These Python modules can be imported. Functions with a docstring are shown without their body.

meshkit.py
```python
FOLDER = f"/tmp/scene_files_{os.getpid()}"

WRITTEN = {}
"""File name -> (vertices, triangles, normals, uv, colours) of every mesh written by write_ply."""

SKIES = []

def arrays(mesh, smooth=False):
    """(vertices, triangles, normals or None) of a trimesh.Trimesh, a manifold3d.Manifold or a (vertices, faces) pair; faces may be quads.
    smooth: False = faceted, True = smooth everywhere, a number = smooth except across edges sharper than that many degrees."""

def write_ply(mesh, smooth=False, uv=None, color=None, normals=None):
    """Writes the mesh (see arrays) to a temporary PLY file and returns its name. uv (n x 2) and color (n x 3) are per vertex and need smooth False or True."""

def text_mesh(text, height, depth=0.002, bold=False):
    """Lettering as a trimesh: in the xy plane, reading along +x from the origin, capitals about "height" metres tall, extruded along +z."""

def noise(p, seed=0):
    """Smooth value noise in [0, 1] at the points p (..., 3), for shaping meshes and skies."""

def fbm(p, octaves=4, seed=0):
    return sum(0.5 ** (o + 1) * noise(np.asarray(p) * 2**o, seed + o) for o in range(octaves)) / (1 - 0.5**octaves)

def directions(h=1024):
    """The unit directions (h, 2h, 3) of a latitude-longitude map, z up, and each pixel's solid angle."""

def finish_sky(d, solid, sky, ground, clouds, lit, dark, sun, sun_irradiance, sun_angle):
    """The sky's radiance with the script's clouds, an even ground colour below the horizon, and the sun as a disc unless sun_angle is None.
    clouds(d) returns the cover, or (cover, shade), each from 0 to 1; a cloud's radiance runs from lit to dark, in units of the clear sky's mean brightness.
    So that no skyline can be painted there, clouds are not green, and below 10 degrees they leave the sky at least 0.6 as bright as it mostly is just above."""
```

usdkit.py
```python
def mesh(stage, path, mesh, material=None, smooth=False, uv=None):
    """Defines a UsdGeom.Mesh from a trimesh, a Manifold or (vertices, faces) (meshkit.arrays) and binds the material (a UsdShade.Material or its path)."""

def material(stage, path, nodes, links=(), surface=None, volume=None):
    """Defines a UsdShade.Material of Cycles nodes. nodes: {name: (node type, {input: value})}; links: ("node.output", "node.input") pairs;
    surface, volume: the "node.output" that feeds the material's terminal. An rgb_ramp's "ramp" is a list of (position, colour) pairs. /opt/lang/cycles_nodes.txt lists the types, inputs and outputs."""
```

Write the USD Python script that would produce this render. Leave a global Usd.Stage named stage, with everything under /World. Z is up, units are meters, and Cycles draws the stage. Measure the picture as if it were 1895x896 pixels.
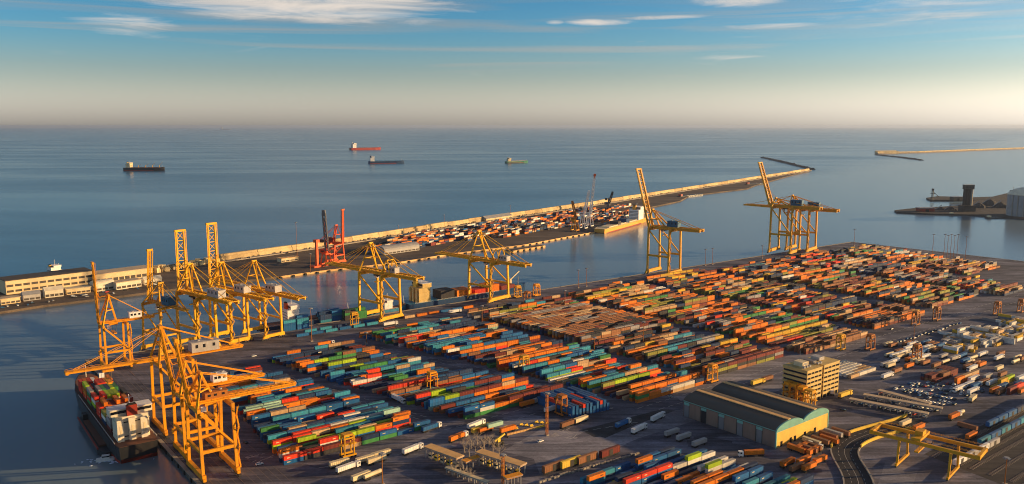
import math, random
import numpy as np, trimesh, usdkit
from pxr import Usd, UsdGeom, UsdLux, UsdShade, Gf, Sdf, Vt

stage = Usd.Stage.CreateInMemory()
UsdGeom.SetStageUpAxis(stage, 'Z')
UsdGeom.SetStageMetersPerUnit(stage, 1.0)
UsdGeom.Xform.Define(stage, '/World')
UsdGeom.Scope.Define(stage, '/World/Looks')

# ------------------------------------------------------------------ camera
PW, PH, FPX, CAMZ, HOR = 1895., 896., 1510., 190., 233.
PITCH = math.atan((PH/2-HOR)/FPX)
cam = UsdGeom.Camera.Define(stage, '/World/camera')
cam.CreateHorizontalApertureAttr(36.0)
cam.CreateVerticalApertureAttr(36.0*484/1024)
cam.CreateFocalLengthAttr(36.0*FPX/PW)
cam.CreateClippingRangeAttr(Gf.Vec2f(1.0, 400000.0))
cam.AddTranslateOp().Set(Gf.Vec3d(0, 0, CAMZ))
cam.AddRotateXOp().Set(90-math.degrees(PITCH))
cam.CreateExposureAttr(0.75)

# ------------------------------------------------------------------ sky and sun
SUN_AZ, SUN_EL = math.radians(82), math.radians(9.0)          # azimuth from the view direction towards the right
SKY_STRENGTH = 0.052
SUN_POWER = 1.25
HAZE = 2.2e-5
sun = UsdLux.DistantLight.Define(stage, '/World/sun')
sun.CreateIntensityAttr(SUN_POWER); sun.CreateAngleAttr(0.53); sun.CreateNormalizeAttr(True)
sun.CreateColorAttr(Gf.Vec3f(1.0, 0.64, 0.29))
SD = np.array([math.sin(SUN_AZ)*math.cos(SUN_EL), math.cos(SUN_AZ)*math.cos(SUN_EL), math.sin(SUN_EL)])
sun.AddTransformOp().Set(Gf.Matrix4d(Gf.Rotation(Gf.Vec3d(0, 0, 1), Gf.Vec3d(*SD)), Gf.Vec3d(0, 0, 500)))

def sky_material():
    n, l = {}, []
    n['sky'] = ('sky_texture', {'sky_type': 'single_scattering', 'sun_disc': False, 'sun_elevation': SUN_EL, 'sun_rotation': SUN_AZ,
                                'altitude': 100., 'air_density': 1.0, 'aerosol_density': 1.5, 'ozone_density': 4.0})
    n['tc'] = ('texture_coordinate', {})
    n['sep'] = ('separate_xyz', {})
    l += [('tc.generated', 'sep.vector')]
    # azimuth and elevation of the direction
    n['az'] = ('math', {'math_type': 'arctan2'}); l += [('sep.x', 'az.value1'), ('sep.y', 'az.value2')]
    n['el'] = ('math', {'math_type': 'arcsine'}); l += [('sep.z', 'el.value1')]
    n['azs'] = ('math', {'math_type': 'multiply', 'value2': 7.0}); l += [('az.value', 'azs.value1')]
    n['els'] = ('math', {'math_type': 'multiply', 'value2': 60.0}); l += [('el.value', 'els.value1')]
    n['cv'] = ('combine_xyz', {'z': 3.7}); l += [('azs.value', 'cv.x'), ('els.value', 'cv.y')]
    n['n1'] = ('noise_texture', {'scale': 1.2, 'detail': 8., 'roughness': 0.62, 'distortion': 0.6}); l += [('cv.vector', 'n1.vector')]
    # long flat cloud banks: azimuth, elevation, half length, half height (radians), density, tilt
    last = None
    for i, (a0, e0, wa, we, k, tl) in enumerate(CLOUDS):
        n[f'da{i}'] = ('math', {'math_type': 'subtract', 'value2': a0}); n[f'xa{i}'] = ('math', {'math_type': 'divide', 'value2': wa}); n[f'x2{i}'] = ('math', {'math_type': 'multiply'})
        n[f'tl{i}'] = ('math', {'math_type': 'multiply_add', 'value2': -tl, 'value3': -e0}); n[f'de{i}'] = ('math', {'math_type': 'add'}); n[f'ye{i}'] = ('math', {'math_type': 'divide', 'value2': we}); n[f'y2{i}'] = ('math', {'math_type': 'multiply'})
        n[f'r{i}'] = ('math', {'math_type': 'add'}); n[f'c{i}'] = ('map_range', {'from_min': 0., 'from_max': 1.6, 'to_min': k, 'to_max': 0., 'clamp': True})
        l += [('az.value', f'da{i}.value1'), (f'da{i}.value', f'xa{i}.value1'), (f'xa{i}.value', f'x2{i}.value1'), (f'xa{i}.value', f'x2{i}.value2'), (f'da{i}.value', f'tl{i}.value1'), ('el.value', f'de{i}.value1'), (f'tl{i}.value', f'de{i}.value2'),
              (f'de{i}.value', f'ye{i}.value1'), (f'ye{i}.value', f'y2{i}.value1'), (f'ye{i}.value', f'y2{i}.value2'), (f'x2{i}.value', f'r{i}.value1'), (f'y2{i}.value', f'r{i}.value2'), (f'r{i}.value', f'c{i}.value')]
        if last:
            n[f'm{i}'] = ('math', {'math_type': 'maximum'}); l += [(last, f'm{i}.value1'), (f'c{i}.result', f'm{i}.value2')]; last = f'm{i}.value'
        else: last = f'c{i}.result'
    # elsewhere high up, scattered banks of the same kind
    n['hi'] = ('map_range', {'from_min': 0.15, 'from_max': 0.30, 'to_min': 0., 'to_max': 0.42, 'clamp': True}); l += [('el.value', 'hi.value')]
    n['mh'] = ('math', {'math_type': 'maximum'}); l += [(last, 'mh.value1'), ('hi.result', 'mh.value2')]
    n['nn'] = ('map_range', {'from_min': 0.30, 'from_max': 0.70, 'to_min': -0.78, 'to_max': 0.02, 'clamp': False}); l += [('n1.fac', 'nn.value')]
    n['sum'] = ('math', {'math_type': 'add'}); l += [('nn.result', 'sum.value1'), ('mh.value', 'sum.value2')]
    n['cov'] = ('map_range', {'range_type': 'smoothstep', 'from_min': -0.12, 'from_max': 0.85, 'to_min': 0., 'to_max': 0.92, 'clamp': True}); l += [('sum.value', 'cov.value')]
    n['veil'] = ('combine_xyz', {'z': 9.1}); n['azv'] = ('math', {'math_type': 'multiply', 'value2': 2.2}); n['elv'] = ('math', {'math_type': 'multiply', 'value2': 60.0})
    l += [('az.value', 'azv.value1'), ('el.value', 'elv.value1'), ('azv.value', 'veil.x'), ('elv.value', 'veil.y')]
    n['n2'] = ('noise_texture', {'scale': 1.0, 'detail': 5., 'roughness': 0.5, 'distortion': 0.8}); l += [('veil.vector', 'n2.vector')]
    n['vc'] = ('map_range', {'from_min': 0.44, 'from_max': 0.75, 'to_min': 0., 'to_max': 0.65, 'clamp': True}); l += [('n2.fac', 'vc.value')]
    n['gn'] = ('map_range', {'range_type': 'smoothstep', 'from_min': 0.0, 'from_max': 0.42, 'to_min': SKY_LOW_GAIN, 'to_max': 1.0, 'clamp': True}); l += [('el.value', 'gn.value')]
    n['g2'] = ('map_range', {'range_type': 'smoothstep', 'from_min': -0.01, 'from_max': 0.07, 'to_min': 2.0, 'to_max': 1.0, 'clamp': True}); n['g3'] = ('math', {'math_type': 'multiply'})
    l += [('el.value', 'g2.value'), ('g2.result', 'g3.value1'), ('gn.result', 'g3.value2')]
    n['gv'] = ('combine_xyz', {}); l += [('g3.value', 'gv.x'), ('g3.value', 'gv.y'), ('g3.value', 'gv.z')]
    n['sk'] = ('vector_math', {'math_type': 'multiply'}); n['sat'] = ('hsv', {'saturation': 1.28}); l += [('sky.color', 'sat.color'), ('sat.color', 'sk.vector1'), ('gv.vector', 'sk.vector2')]
    # veil cloud: takes the light of the sky around it, whiter and warmer
    n['bw'] = ('rgb_to_bw', {}); n['lum'] = ('combine_color', {}); l += [('sk.vector', 'bw.color')]
    n['lum'] = ('combine_xyz', {}); l += [('bw.val', 'lum.x'), ('bw.val', 'lum.y'), ('bw.val', 'lum.z')]
    n['vt'] = ('mix_color', {'blend_type': 'multiply', 'fac': 1.0, 'b': VEIL_TINT, 'use_clamp': False}); l += [('lum.vector', 'vt.a')]
    n['low'] = ('map_range', {'range_type': 'smoothstep', 'from_min': -0.01, 'from_max': 0.11, 'to_min': 0.95, 'to_max': 0.0, 'clamp': True}); l += [('el.value', 'low.value')]
    n['vmax'] = ('math', {'math_type': 'maximum'}); l += [('low.result', 'vmax.value1'), ('vc.result', 'vmax.value2')]
    n['veilcol'] = ('mix_color', {'blend_type': 'mix', 'use_clamp': False}); l += [('sk.vector', 'veilcol.a'), ('vt.result', 'veilcol.b'), ('vmax.value', 'veilcol.fac')]
    n['cloud'] = ('mix_color', {'blend_type': 'mix', 'b': CLOUD_LIT, 'use_clamp': False}); l += [('veilcol.result', 'cloud.a'), ('cov.result', 'cloud.fac')]
    n['bg'] = ('background_shader', {'strength': SKY_STRENGTH}); l += [('cloud.result', 'bg.color')]
    return usdkit.material(stage, '/World/Looks/sky', n, l, surface='bg.background')
VEIL_TINT = (1.40, 1.26, 1.10)
SKY_LOW_GAIN = 2.45
def _ae(x, y):
    d = np.array([(x-947.5), 1510*math.cos(PITCH)-(y-448)*-math.sin(PITCH)*-1, -1510*math.sin(PITCH)-(y-448)*math.cos(PITCH)])
    return math.atan2(d[0], d[1]), math.atan2(d[2], math.hypot(d[0], d[1]))
CLOUDS = []
for (x0, x1, y, hh, k, tl) in ((210, 870, 6, 34, 1.0, -.01), (130, 340, 42, 22, .62, .01), (540, 760, 28, 9, .9, .0), (1050, 1180, 41, 6, .85, .0), (1130, 1340, 32, 5, .85, .01), (1250, 1450, 2, 12, 1.0, .0), (1350, 1560, 48, 5, .62, -.01), (1500, 1900, 14, 30, .62, .0), (1010, 1045, 42, 4, .6, 0), (1165, 1205, 75, 4, .5, .02), (1260, 1400, 106, 4, .34, 0), (1520, 1640, 103, 4, .32, 0)):
    a0, e0 = _ae((x0+x1)/2, y); CLOUDS.append((a0, e0, abs(_ae(x1, y)[0]-_ae(x0, y)[0])/2, hh/1510., k, tl))
CLOUD_LIT = (9.5, 8.4, 7.4)
dome = UsdLux.DomeLight.Define(stage, '/World/sky')
UsdShade.MaterialBindingAPI.Apply(dome.GetPrim()).Bind(sky_material())
dome.GetPrim().SetCustomDataByKey('kind', 'structure')
dome.GetPrim().SetCustomDataByKey('label', 'evening sky with thin white cloud streaks')

# ------------------------------------------------------------------ pixel <-> ground helpers, used to survey the place
_fw = np.array([0, math.cos(PITCH), -math.sin(PITCH)]); _up = np.array([0, math.sin(PITCH), math.cos(PITCH)]); _rt = np.array([1., 0, 0])
_C = np.array([0, 0, CAMZ]); ZQ = 2.5
def ray(x, y): return _fw*FPX+_rt*(x-PW/2)-_up*(y-PH/2)
def at(x, y, z=ZQ):
    d = ray(x, y)
    return _C+d*((z-CAMZ)/d[2])
def hit(O, X, x, y):
    """(t, z) where the sight line through (x, y) meets the upright plane through O along X."""
    d = ray(x, y); X = np.asarray(X, float); n = np.array([-X[1], X[0], 0])
    P = _C+d*(((np.asarray(O)-_C)@n)/(d@n))
    return float((P-O)@X), float(P[2]-O[2])
UA = 37.5
def dirv(deg): return np.array([math.cos(math.radians(deg)), math.sin(math.radians(deg)), 0])
U, V = dirv(UA), dirv(UA-90)
Q0 = at(160, 666)
def W(u, v, z=0.0): return Q0+U*u+V*v+np.array([0, 0, z])
def to_uv(P): d = np.asarray(P)-Q0; return float(d@U), float(d@V)

# ------------------------------------------------------------------ mesh builder
_BF = np.array([[0, 2, 1], [0, 3, 2], [4, 5, 6], [4, 6, 7], [0, 1, 5], [0, 5, 4], [1, 2, 6], [1, 6, 5], [2, 3, 7], [2, 7, 6], [3, 0, 4], [3, 4, 7]])
class MB:
    def __init__(s): s.v, s.f, s.n = [], [], 0
    def raw(s, v, f):
        v = np.asarray(v, float); s.v.append(v); s.f.append(np.asarray(f, int)+s.n); s.n += len(v); return s
    def box(s, x0, y0, z0, x1, y1, z1):
        return s.raw([[x0, y0, z0], [x1, y0, z0], [x1, y1, z0], [x0, y1, z0], [x0, y0, z1], [x1, y0, z1], [x1, y1, z1], [x0, y1, z1]], _BF)
    def cbox(s, c, sx, sy, sz, rot=0):
        a = math.radians(rot); ca, sa = math.cos(a), math.sin(a)
        p = np.array([[x, y] for x, y in ((-sx/2, -sy/2), (sx/2, -sy/2), (sx/2, sy/2), (-sx/2, sy/2))])@np.array([[ca, sa], [-sa, ca]])
        return s.raw(np.vstack([np.c_[p+c[:2], np.full(4, c[2])], np.c_[p+c[:2], np.full(4, c[2]+sz)]]), _BF)
    def beam(s, p, q, w, h=None, w2=None, h2=None):
        """rectangular bar from p to q; w sideways (level), h upright."""
        p, q = np.asarray(p, float), np.asarray(q, float); h = w if h is None else h; w2 = w if w2 is None else w2; h2 = h if h2 is None else h2
        d = q-p; d /= np.linalg.norm(d)
        a = np.cross([0, 0, 1.], d)
        if np.linalg.norm(a) < 0.05: a = np.array([0, 1., 0])
        a /= np.linalg.norm(a); b = np.cross(d, a)
        r = [(-1, -1), (1, -1), (1, 1), (-1, 1)]
        return s.raw([p+a*i*w/2+b*j*h/2 for i, j in r]+[q+a*i*w2/2+b*j*h2/2 for i, j in r], _BF)
    def tube(s, pts, r, n=6):
        pts = np.asarray(pts, float); r = np.broadcast_to(r, len(pts))
        t = np.gradient(pts, axis=0); t /= np.linalg.norm(t, axis=1, keepdims=True)+1e-12
        a = np.cross(t, np.where(np.abs(t[:, 2:]) < 0.9, [0, 0, 1.], [1., 0, 0])); a /= np.linalg.norm(a, axis=1, keepdims=True)+1e-12
        b = np.cross(t, a); g = np.arange(n)*2*np.pi/n; k = len(pts)
        v = pts[:, None]+r[:, None, None]*(np.cos(g)[None, :, None]*a[:, None]+np.sin(g)[None, :, None]*b[:, None])
        f = []
        for i in range(k-1):
            for j in range(n):
                p0, p1, p2, p3 = i*n+j, i*n+(j+1) % n, (i+1)*n+(j+1) % n, (i+1)*n+j
                f += [[p0, p1, p2], [p0, p2, p3]]
        for j in range(1, n-1): f += [[0, j+1, j], [(k-1)*n, (k-1)*n+j, (k-1)*n+j+1]]
        return s.raw(v.reshape(-1, 3), f)
    def cyl(s, c, r, h, n=16, axis=2, r2=None):
        e = np.zeros(3); e[axis] = h
        return s.tube([np.asarray(c, float), np.asarray(c, float)+e], [r, r if r2 is None else r2], n)
    def poly(s, pts, z0, z1):
        """closed prism over a 2-D outline."""
        from shapely.geometry import Polygon
        p = Polygon([(q[0], q[1]) for q in pts])
        if not p.is_valid: p = p.buffer(0)
        m = trimesh.creation.extrude_polygon(p, z1-z0, engine='earcut'); m.apply_translation([0, 0, z0])
        return s.raw(m.vertices, m.faces)
    def sheet(s, pts, z):
        from shapely.geometry import Polygon
        v, f = trimesh.creation.triangulate_polygon(Polygon([(q[0], q[1]) for q in pts]), engine='earcut')
        f = np.asarray(f); v = np.c_[v, np.full(len(v), z)]
        c = np.cross(v[f[:, 1]]-v[f[:, 0]], v[f[:, 2]]-v[f[:, 0]])[:, 2]
        f = np.where((c < 0)[:, None], f[:, ::-1], f)
        return s.raw(v, f)
    def loft(s, rings, close=True):
        """skin through equal rings of points (each ring closed), capped."""
        k, n = len(rings), len(rings[0]); f = []
        for i in range(k-1):
            for j in range(n):
                a, b, c, d = i*n+j, i*n+(j+1) % n, (i+1)*n+(j+1) % n, (i+1)*n+j
                f += [[a, b, c], [a, c, d]]
        if close:
            for j in range(1, n-1): f += [[0, j+1, j], [(k-1)*n, (k-1)*n+j, (k-1)*n+j+1]]
        return s.raw(np.vstack(rings), f)
    def moved(s, loc, rot=0):
        a = math.radians(rot); R = np.array([[math.cos(a), -math.sin(a), 0], [math.sin(a), math.cos(a), 0], [0, 0, 1]])
        s.v = [x@R.T+np.asarray(loc) for x in s.v]; return s
    def mesh(s): return np.vstack(s.v), np.vstack(s.f)

_used = {}
def _path(parent, name):
    base = f'{parent}/{name}'; k = _used.get(base, -1)+1; _used[base] = k
    return base if k == 0 else f'{base}_{k:03d}'
def _ppath(p): return '/World' if p is None else (p if isinstance(p, str) else str(p.GetPath()))
def tag(prim, label=None, cat=None, group=None, kind=None):
    for k, v in (('label', label), ('category', cat), ('group', group), ('kind', kind)):
        if v: prim.SetCustomDataByKey(k, v)
    return prim
def obj(name, mb, mat, parent=None, smooth=False, label=None, cat=None, group=None, kind=None):
    m = usdkit.mesh(stage, _path(_ppath(parent), name), mb.mesh() if isinstance(mb, MB) else mb, MAT[mat], smooth=smooth)
    return tag(m.GetPrim(), label, cat, group, kind)
def thing(name, label, cat, loc=(0, 0, 0), rot=0, group=None):
    x = UsdGeom.Xform.Define(stage, _path('/World', name))
    x.AddTranslateOp().Set(Gf.Vec3d(*map(float, loc)))
    if rot: x.AddRotateZOp().Set(float(rot))
    return tag(x.GetPrim(), label, cat, group)
def proto(name):
    p = stage.CreateClassPrim(f'/World/{name}_kind'); return p
def part_group(name, parent):
    return UsdGeom.Xform.Define(stage, _path(_ppath(parent), name)).GetPrim()
def place(pr, name, label, cat, loc, rot=0, group=None):
    o = thing(name, label, cat, loc, rot, group)
    o.GetReferences().AddInternalReference(pr.GetPath()); o.SetInstanceable(True)
    return o
def ordinal(k): return ['first', 'second', 'third', 'fourth', 'fifth', 'sixth', 'seventh', 'eighth', 'ninth', 'tenth', 'eleventh', 'twelfth', 'thirteenth', 'fourteenth', 'fifteenth', 'sixteenth', 'seventeenth', 'eighteenth', 'nineteenth', 'twentieth'][k] if k < 20 else f'{k+1}th'

# ------------------------------------------------------------------ materials
MAT = {}
def paint(name, col, rough=0.5, dirt=0.35, scale=0.25, metal=0.0, rnd=0.0, roof=0.0, spec=0.2, bump=0.0, dcol=(0.10, 0.07, 0.05)):
    """paint or cladding with streaky grime and a little wear."""
    n = {'g': ('geometry', {}), 'mp': ('mapping', {'scale': (scale, scale, scale*0.3)}),
         'nz': ('noise_texture', {'scale': 1.0, 'detail': 6., 'roughness': 0.65}),
         'mr': ('map_range', {'from_min': 0.42, 'from_max': 0.78, 'to_min': 0., 'to_max': dirt, 'clamp': True}),
         'mx': ('mix_color', {'a': col, 'b': dcol}),
         'p': ('principled_bsdf', {'roughness': rough, 'metallic': metal, 'specular_ior_level': spec})}
    l = [('g.position', 'mp.vector'), ('mp.vector', 'nz.vector'), ('nz.fac', 'mr.value'), ('mr.result', 'mx.fac')]
    src = 'mx.result'
    if rnd:
        n['oi'] = ('object_info', {}); n['rv'] = ('map_range', {'from_min': 0., 'from_max': 1., 'to_min': 1-rnd, 'to_max': 1+rnd}); n['hv'] = ('hsv', {})
        l += [('oi.random', 'rv.value'), ('rv.result', 'hv.value'), (src, 'hv.color')]; src = 'hv.color'
    if roof:      # flat tops mixed duller: weathering plus shade painted in to dim them
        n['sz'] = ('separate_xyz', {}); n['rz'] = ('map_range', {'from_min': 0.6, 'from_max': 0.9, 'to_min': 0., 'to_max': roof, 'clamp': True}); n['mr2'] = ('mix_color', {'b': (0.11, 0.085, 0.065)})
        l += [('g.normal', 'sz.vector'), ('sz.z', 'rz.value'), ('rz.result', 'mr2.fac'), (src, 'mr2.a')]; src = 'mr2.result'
    l += [(src, 'p.base_color')]
    MAT[name] = usdkit.material(stage, '/World/Looks/'+name, n, l, surface='p.BSDF')
paint('crane_yellow', (0.78, 0.40, 0.006), 0.5, 0.35)
paint('crane_gold', (0.70, 0.34, 0.012), 0.5, 0.4)
paint('crane_orange', (0.78, 0.31, 0.006), 0.5, 0.45)
paint('crane_rust', (0.42, 0.14, 0.02), 0.6, 0.5)
paint('crane_red', (0.72, 0.10, 0.015), 0.5, 0.3)
paint('crane_grey', (0.16, 0.15, 0.15), 0.5, 0.3)
paint('crane_white', (0.78, 0.74, 0.70), 0.5, 0.3)
paint('dark_steel', (0.045, 0.043, 0.042), 0.55, 0.3)
paint('rope_steel', (0.22, 0.15, 0.05), 0.5, 0.2)
paint('grey_steel', (0.30, 0.30, 0.31), 0.5, 0.35)
paint('house_grey', (0.42, 0.40, 0.38), 0.5, 0.35)
paint('house_blue', (0.02, 0.10, 0.18), 0.45, 0.25)
paint('white_paint', (0.78, 0.76, 0.72), 0.45, 0.25)
paint('cream_paint', (0.70, 0.58, 0.36), 0.6, 0.35)
paint('pale_wall', (0.72, 0.55, 0.31), 0.7, 0.35, scale=0.08)
paint('ochre_wall', (0.62, 0.44, 0.16), 0.7, 0.35, scale=0.12)
paint('white_wall', (0.74, 0.66, 0.50), 0.7, 0.35, scale=0.08)
paint('yellow_wall', (0.78, 0.50, 0.09), 0.7, 0.3, scale=0.1)
paint('teal_trim', (0.18, 0.42, 0.36), 0.5, 0.3)
paint('brown_panel', (0.26, 0.17, 0.13), 0.8, 0.4, scale=0.3)
paint('grey_door', (0.20, 0.19, 0.20), 0.6, 0.3)
paint('roof_dark', (0.085, 0.075, 0.065), 0.75, 0.5, scale=0.12)
paint('ridge_tan', (0.74, 0.44, 0.17), 0.6, 0.3)
paint('roof_tan', (0.58, 0.44, 0.28), 0.7, 0.4)
paint('window_dark', (0.02, 0.022, 0.028), 0.15, 0.0)
paint('concrete', (0.36, 0.32, 0.27), 0.85, 0.4, scale=0.15)
paint('kerb_pale', (0.62, 0.48, 0.25), 0.85, 0.6, scale=0.04)
paint('kerb_worn', (0.50, 0.37, 0.19), 0.9, 0.6, scale=0.05)
paint('barrier_yellow', (0.78, 0.52, 0.06), 0.6, 0.25)
paint('rubber', (0.018, 0.018, 0.018), 0.8, 0.1)
paint('hull_black', (0.018, 0.02, 0.024), 0.4, 0.3)
paint('hull_blue', (0.015, 0.05, 0.13), 0.4, 0.3)
paint('hull_lightblue', (0.05, 0.22, 0.36), 0.4, 0.3)
paint('hull_red', (0.30, 0.035, 0.02), 0.5, 0.3)
paint('hull_orange', (0.72, 0.36, 0.05), 0.45, 0.3)
paint('hull_green', (0.04, 0.20, 0.12), 0.45, 0.3)
paint('deck_brown', (0.16, 0.07, 0.045), 0.7, 0.4)
paint('rail_steel', (0.16, 0.12, 0.10), 0.4, 0.3)
paint('line_white', (0.55, 0.52, 0.48), 0.8, 0.6, scale=0.6)
paint('line_worn', (0.16, 0.14, 0.13), 0.8, 0.6, scale=0.6)
paint('bark_pale', (0.52, 0.42, 0.30), 0.9, 0.3, scale=2.)
paint('glass_blue', (0.06, 0.12, 0.18), 0.1, 0.0)
paint('foam', (0.55, 0.62, 0.75), 0.9, 0.0)
CC = {'orange': (0.72, 0.19, 0.012), 'red': (0.72, 0.05, 0.02), 'blue': (0.012, 0.12, 0.32), 'teal': (0.035, 0.26, 0.38), 'navy': (0.015, 0.045, 0.12),
      'lime': (0.38, 0.54, 0.02), 'green': (0.05, 0.24, 0.07), 'maroon': (0.17, 0.03, 0.025), 'brown': (0.30, 0.13, 0.06), 'white': (0.74, 0.70, 0.62),
      'tan': (0.52, 0.34, 0.18), 'grey': (0.30, 0.28, 0.28), 'yellow': (0.66, 0.40, 0.03), 'pale green': (0.36, 0.56, 0.44), 'black': (0.04, 0.04, 0.045), 'olive': (0.28, 0.27, 0.05)}
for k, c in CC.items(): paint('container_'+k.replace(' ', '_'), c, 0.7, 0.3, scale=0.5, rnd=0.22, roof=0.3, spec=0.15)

def asphalt(name, c1, c2, scale, stretch=(1, 1), rot=0, rough=0.85, bump=0.0, fine=0.6, slabs=0.0):
    n = {'g': ('geometry', {}), 'mp': ('mapping', {'rotation': (0, 0, math.radians(rot)), 'scale': (scale*stretch[0], scale*stretch[1], scale)}),
         'nz': ('noise_texture', {'scale': 1., 'detail': 8., 'roughness': fine, 'distortion': 0.4}),
         'n2': ('noise_texture', {'scale': 0.6, 'detail': 6., 'roughness': 0.7}),
         'r': ('rgb_ramp', {'ramp': [(0.30, c1), (0.52, tuple(0.5*(a+b) for a, b in zip(c1, c2))), (0.72, c2)]}),
         'r2': ('map_range', {'from_min': 0.3, 'from_max': 0.7, 'to_min': 0.72, 'to_max': 1.2}), 'hv': ('hsv', {}),
         'p': ('principled_bsdf', {'roughness': rough, 'specular_ior_level': 0.15})}
    l = [('g.position', 'mp.vector'), ('mp.vector', 'nz.vector'), ('g.position', 'n2.vector'), ('nz.fac', 'r.fac'), ('n2.fac', 'r2.value'), ('r2.result', 'hv.value'), ('r.color', 'hv.color')]
    src = 'hv.color'
    if slabs:     # repaired strips and worn wheel tracks along the aisles
        n['ms'] = ('mapping', {'rotation': (0, 0, math.radians(rot)), 'scale': (0.035, 0.09, 0.1)})
        n['v'] = ('voronoi_texture', {'metric': 'chebychev', 'scale': 1.0, 'randomness': 0.9}); n['vb'] = ('rgb_to_bw', {})
        n['vr'] = ('map_range', {'from_min': 0.2, 'from_max': 0.8, 'to_min': 1-slabs, 'to_max': 1+slabs}); n['h2'] = ('hsv', {})
        n['mt'] = ('mapping', {'rotation': (0, 0, math.radians(rot)), 'scale': (0.012, 0.45, 0.1)}); n['nt'] = ('noise_texture', {'scale': 1., 'detail': 5., 'roughness': 0.6, 'distortion': 0.2})
        n['tr'] = ('map_range', {'from_min': 0.35, 'from_max': 0.65, 'to_min': 0.72, 'to_max': 1.3, 'clamp': True}); n['h3'] = ('hsv', {})
        l += [('g.position', 'ms.vector'), ('ms.vector', 'v.vector'), ('v.color', 'vb.color'), ('vb.val', 'vr.value'), ('vr.result', 'h2.value'), (src, 'h2.color'), ('g.position', 'mt.vector'), ('mt.vector', 'nt.vector'), ('nt.fac', 'tr.value'), ('tr.result', 'h3.value'), ('h2.color', 'h3.color')]; src = 'h3.color'
    l += [(src, 'p.base_color')]
    MAT[name] = usdkit.material(stage, '/World/Looks/'+name, n, l, surface='p.BSDF')
asphalt('yard_asphalt', (0.056, 0.056, 0.076), (0.205, 0.198, 0.240), 0.022, (1, 3.0), rot=-UA, slabs=0.25)
asphalt('road_asphalt', (0.028, 0.027, 0.032), (0.06, 0.057, 0.062), 0.05)
asphalt('worn_concrete', (0.12, 0.118, 0.14), (0.31, 0.295, 0.33), 0.03, (0.4, 1.6), rot=-UA, slabs=0.15)
asphalt('pier_ground', (0.07, 0.055, 0.045), (0.20, 0.15, 0.11), 0.01, (1, 3), rot=-55)
asphalt('rail_ballast', (0.035, 0.032, 0.033), (0.09, 0.08, 0.075), 0.06, (0.2, 3), rot=-UA)
asphalt('rubble', (0.16, 0.12, 0.08), (0.50, 0.40, 0.27), 0.15, fine=0.75)
asphalt('dark_rock', (0.035, 0.033, 0.034), (0.10, 0.09, 0.085), 0.1, fine=0.75)
asphalt('quay_face', (0.05, 0.042, 0.038), (0.16, 0.125, 0.095), 0.1)
asphalt('gravel', (0.035, 0.035, 0.04), (0.09, 0.09, 0.095), 0.06)

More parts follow.
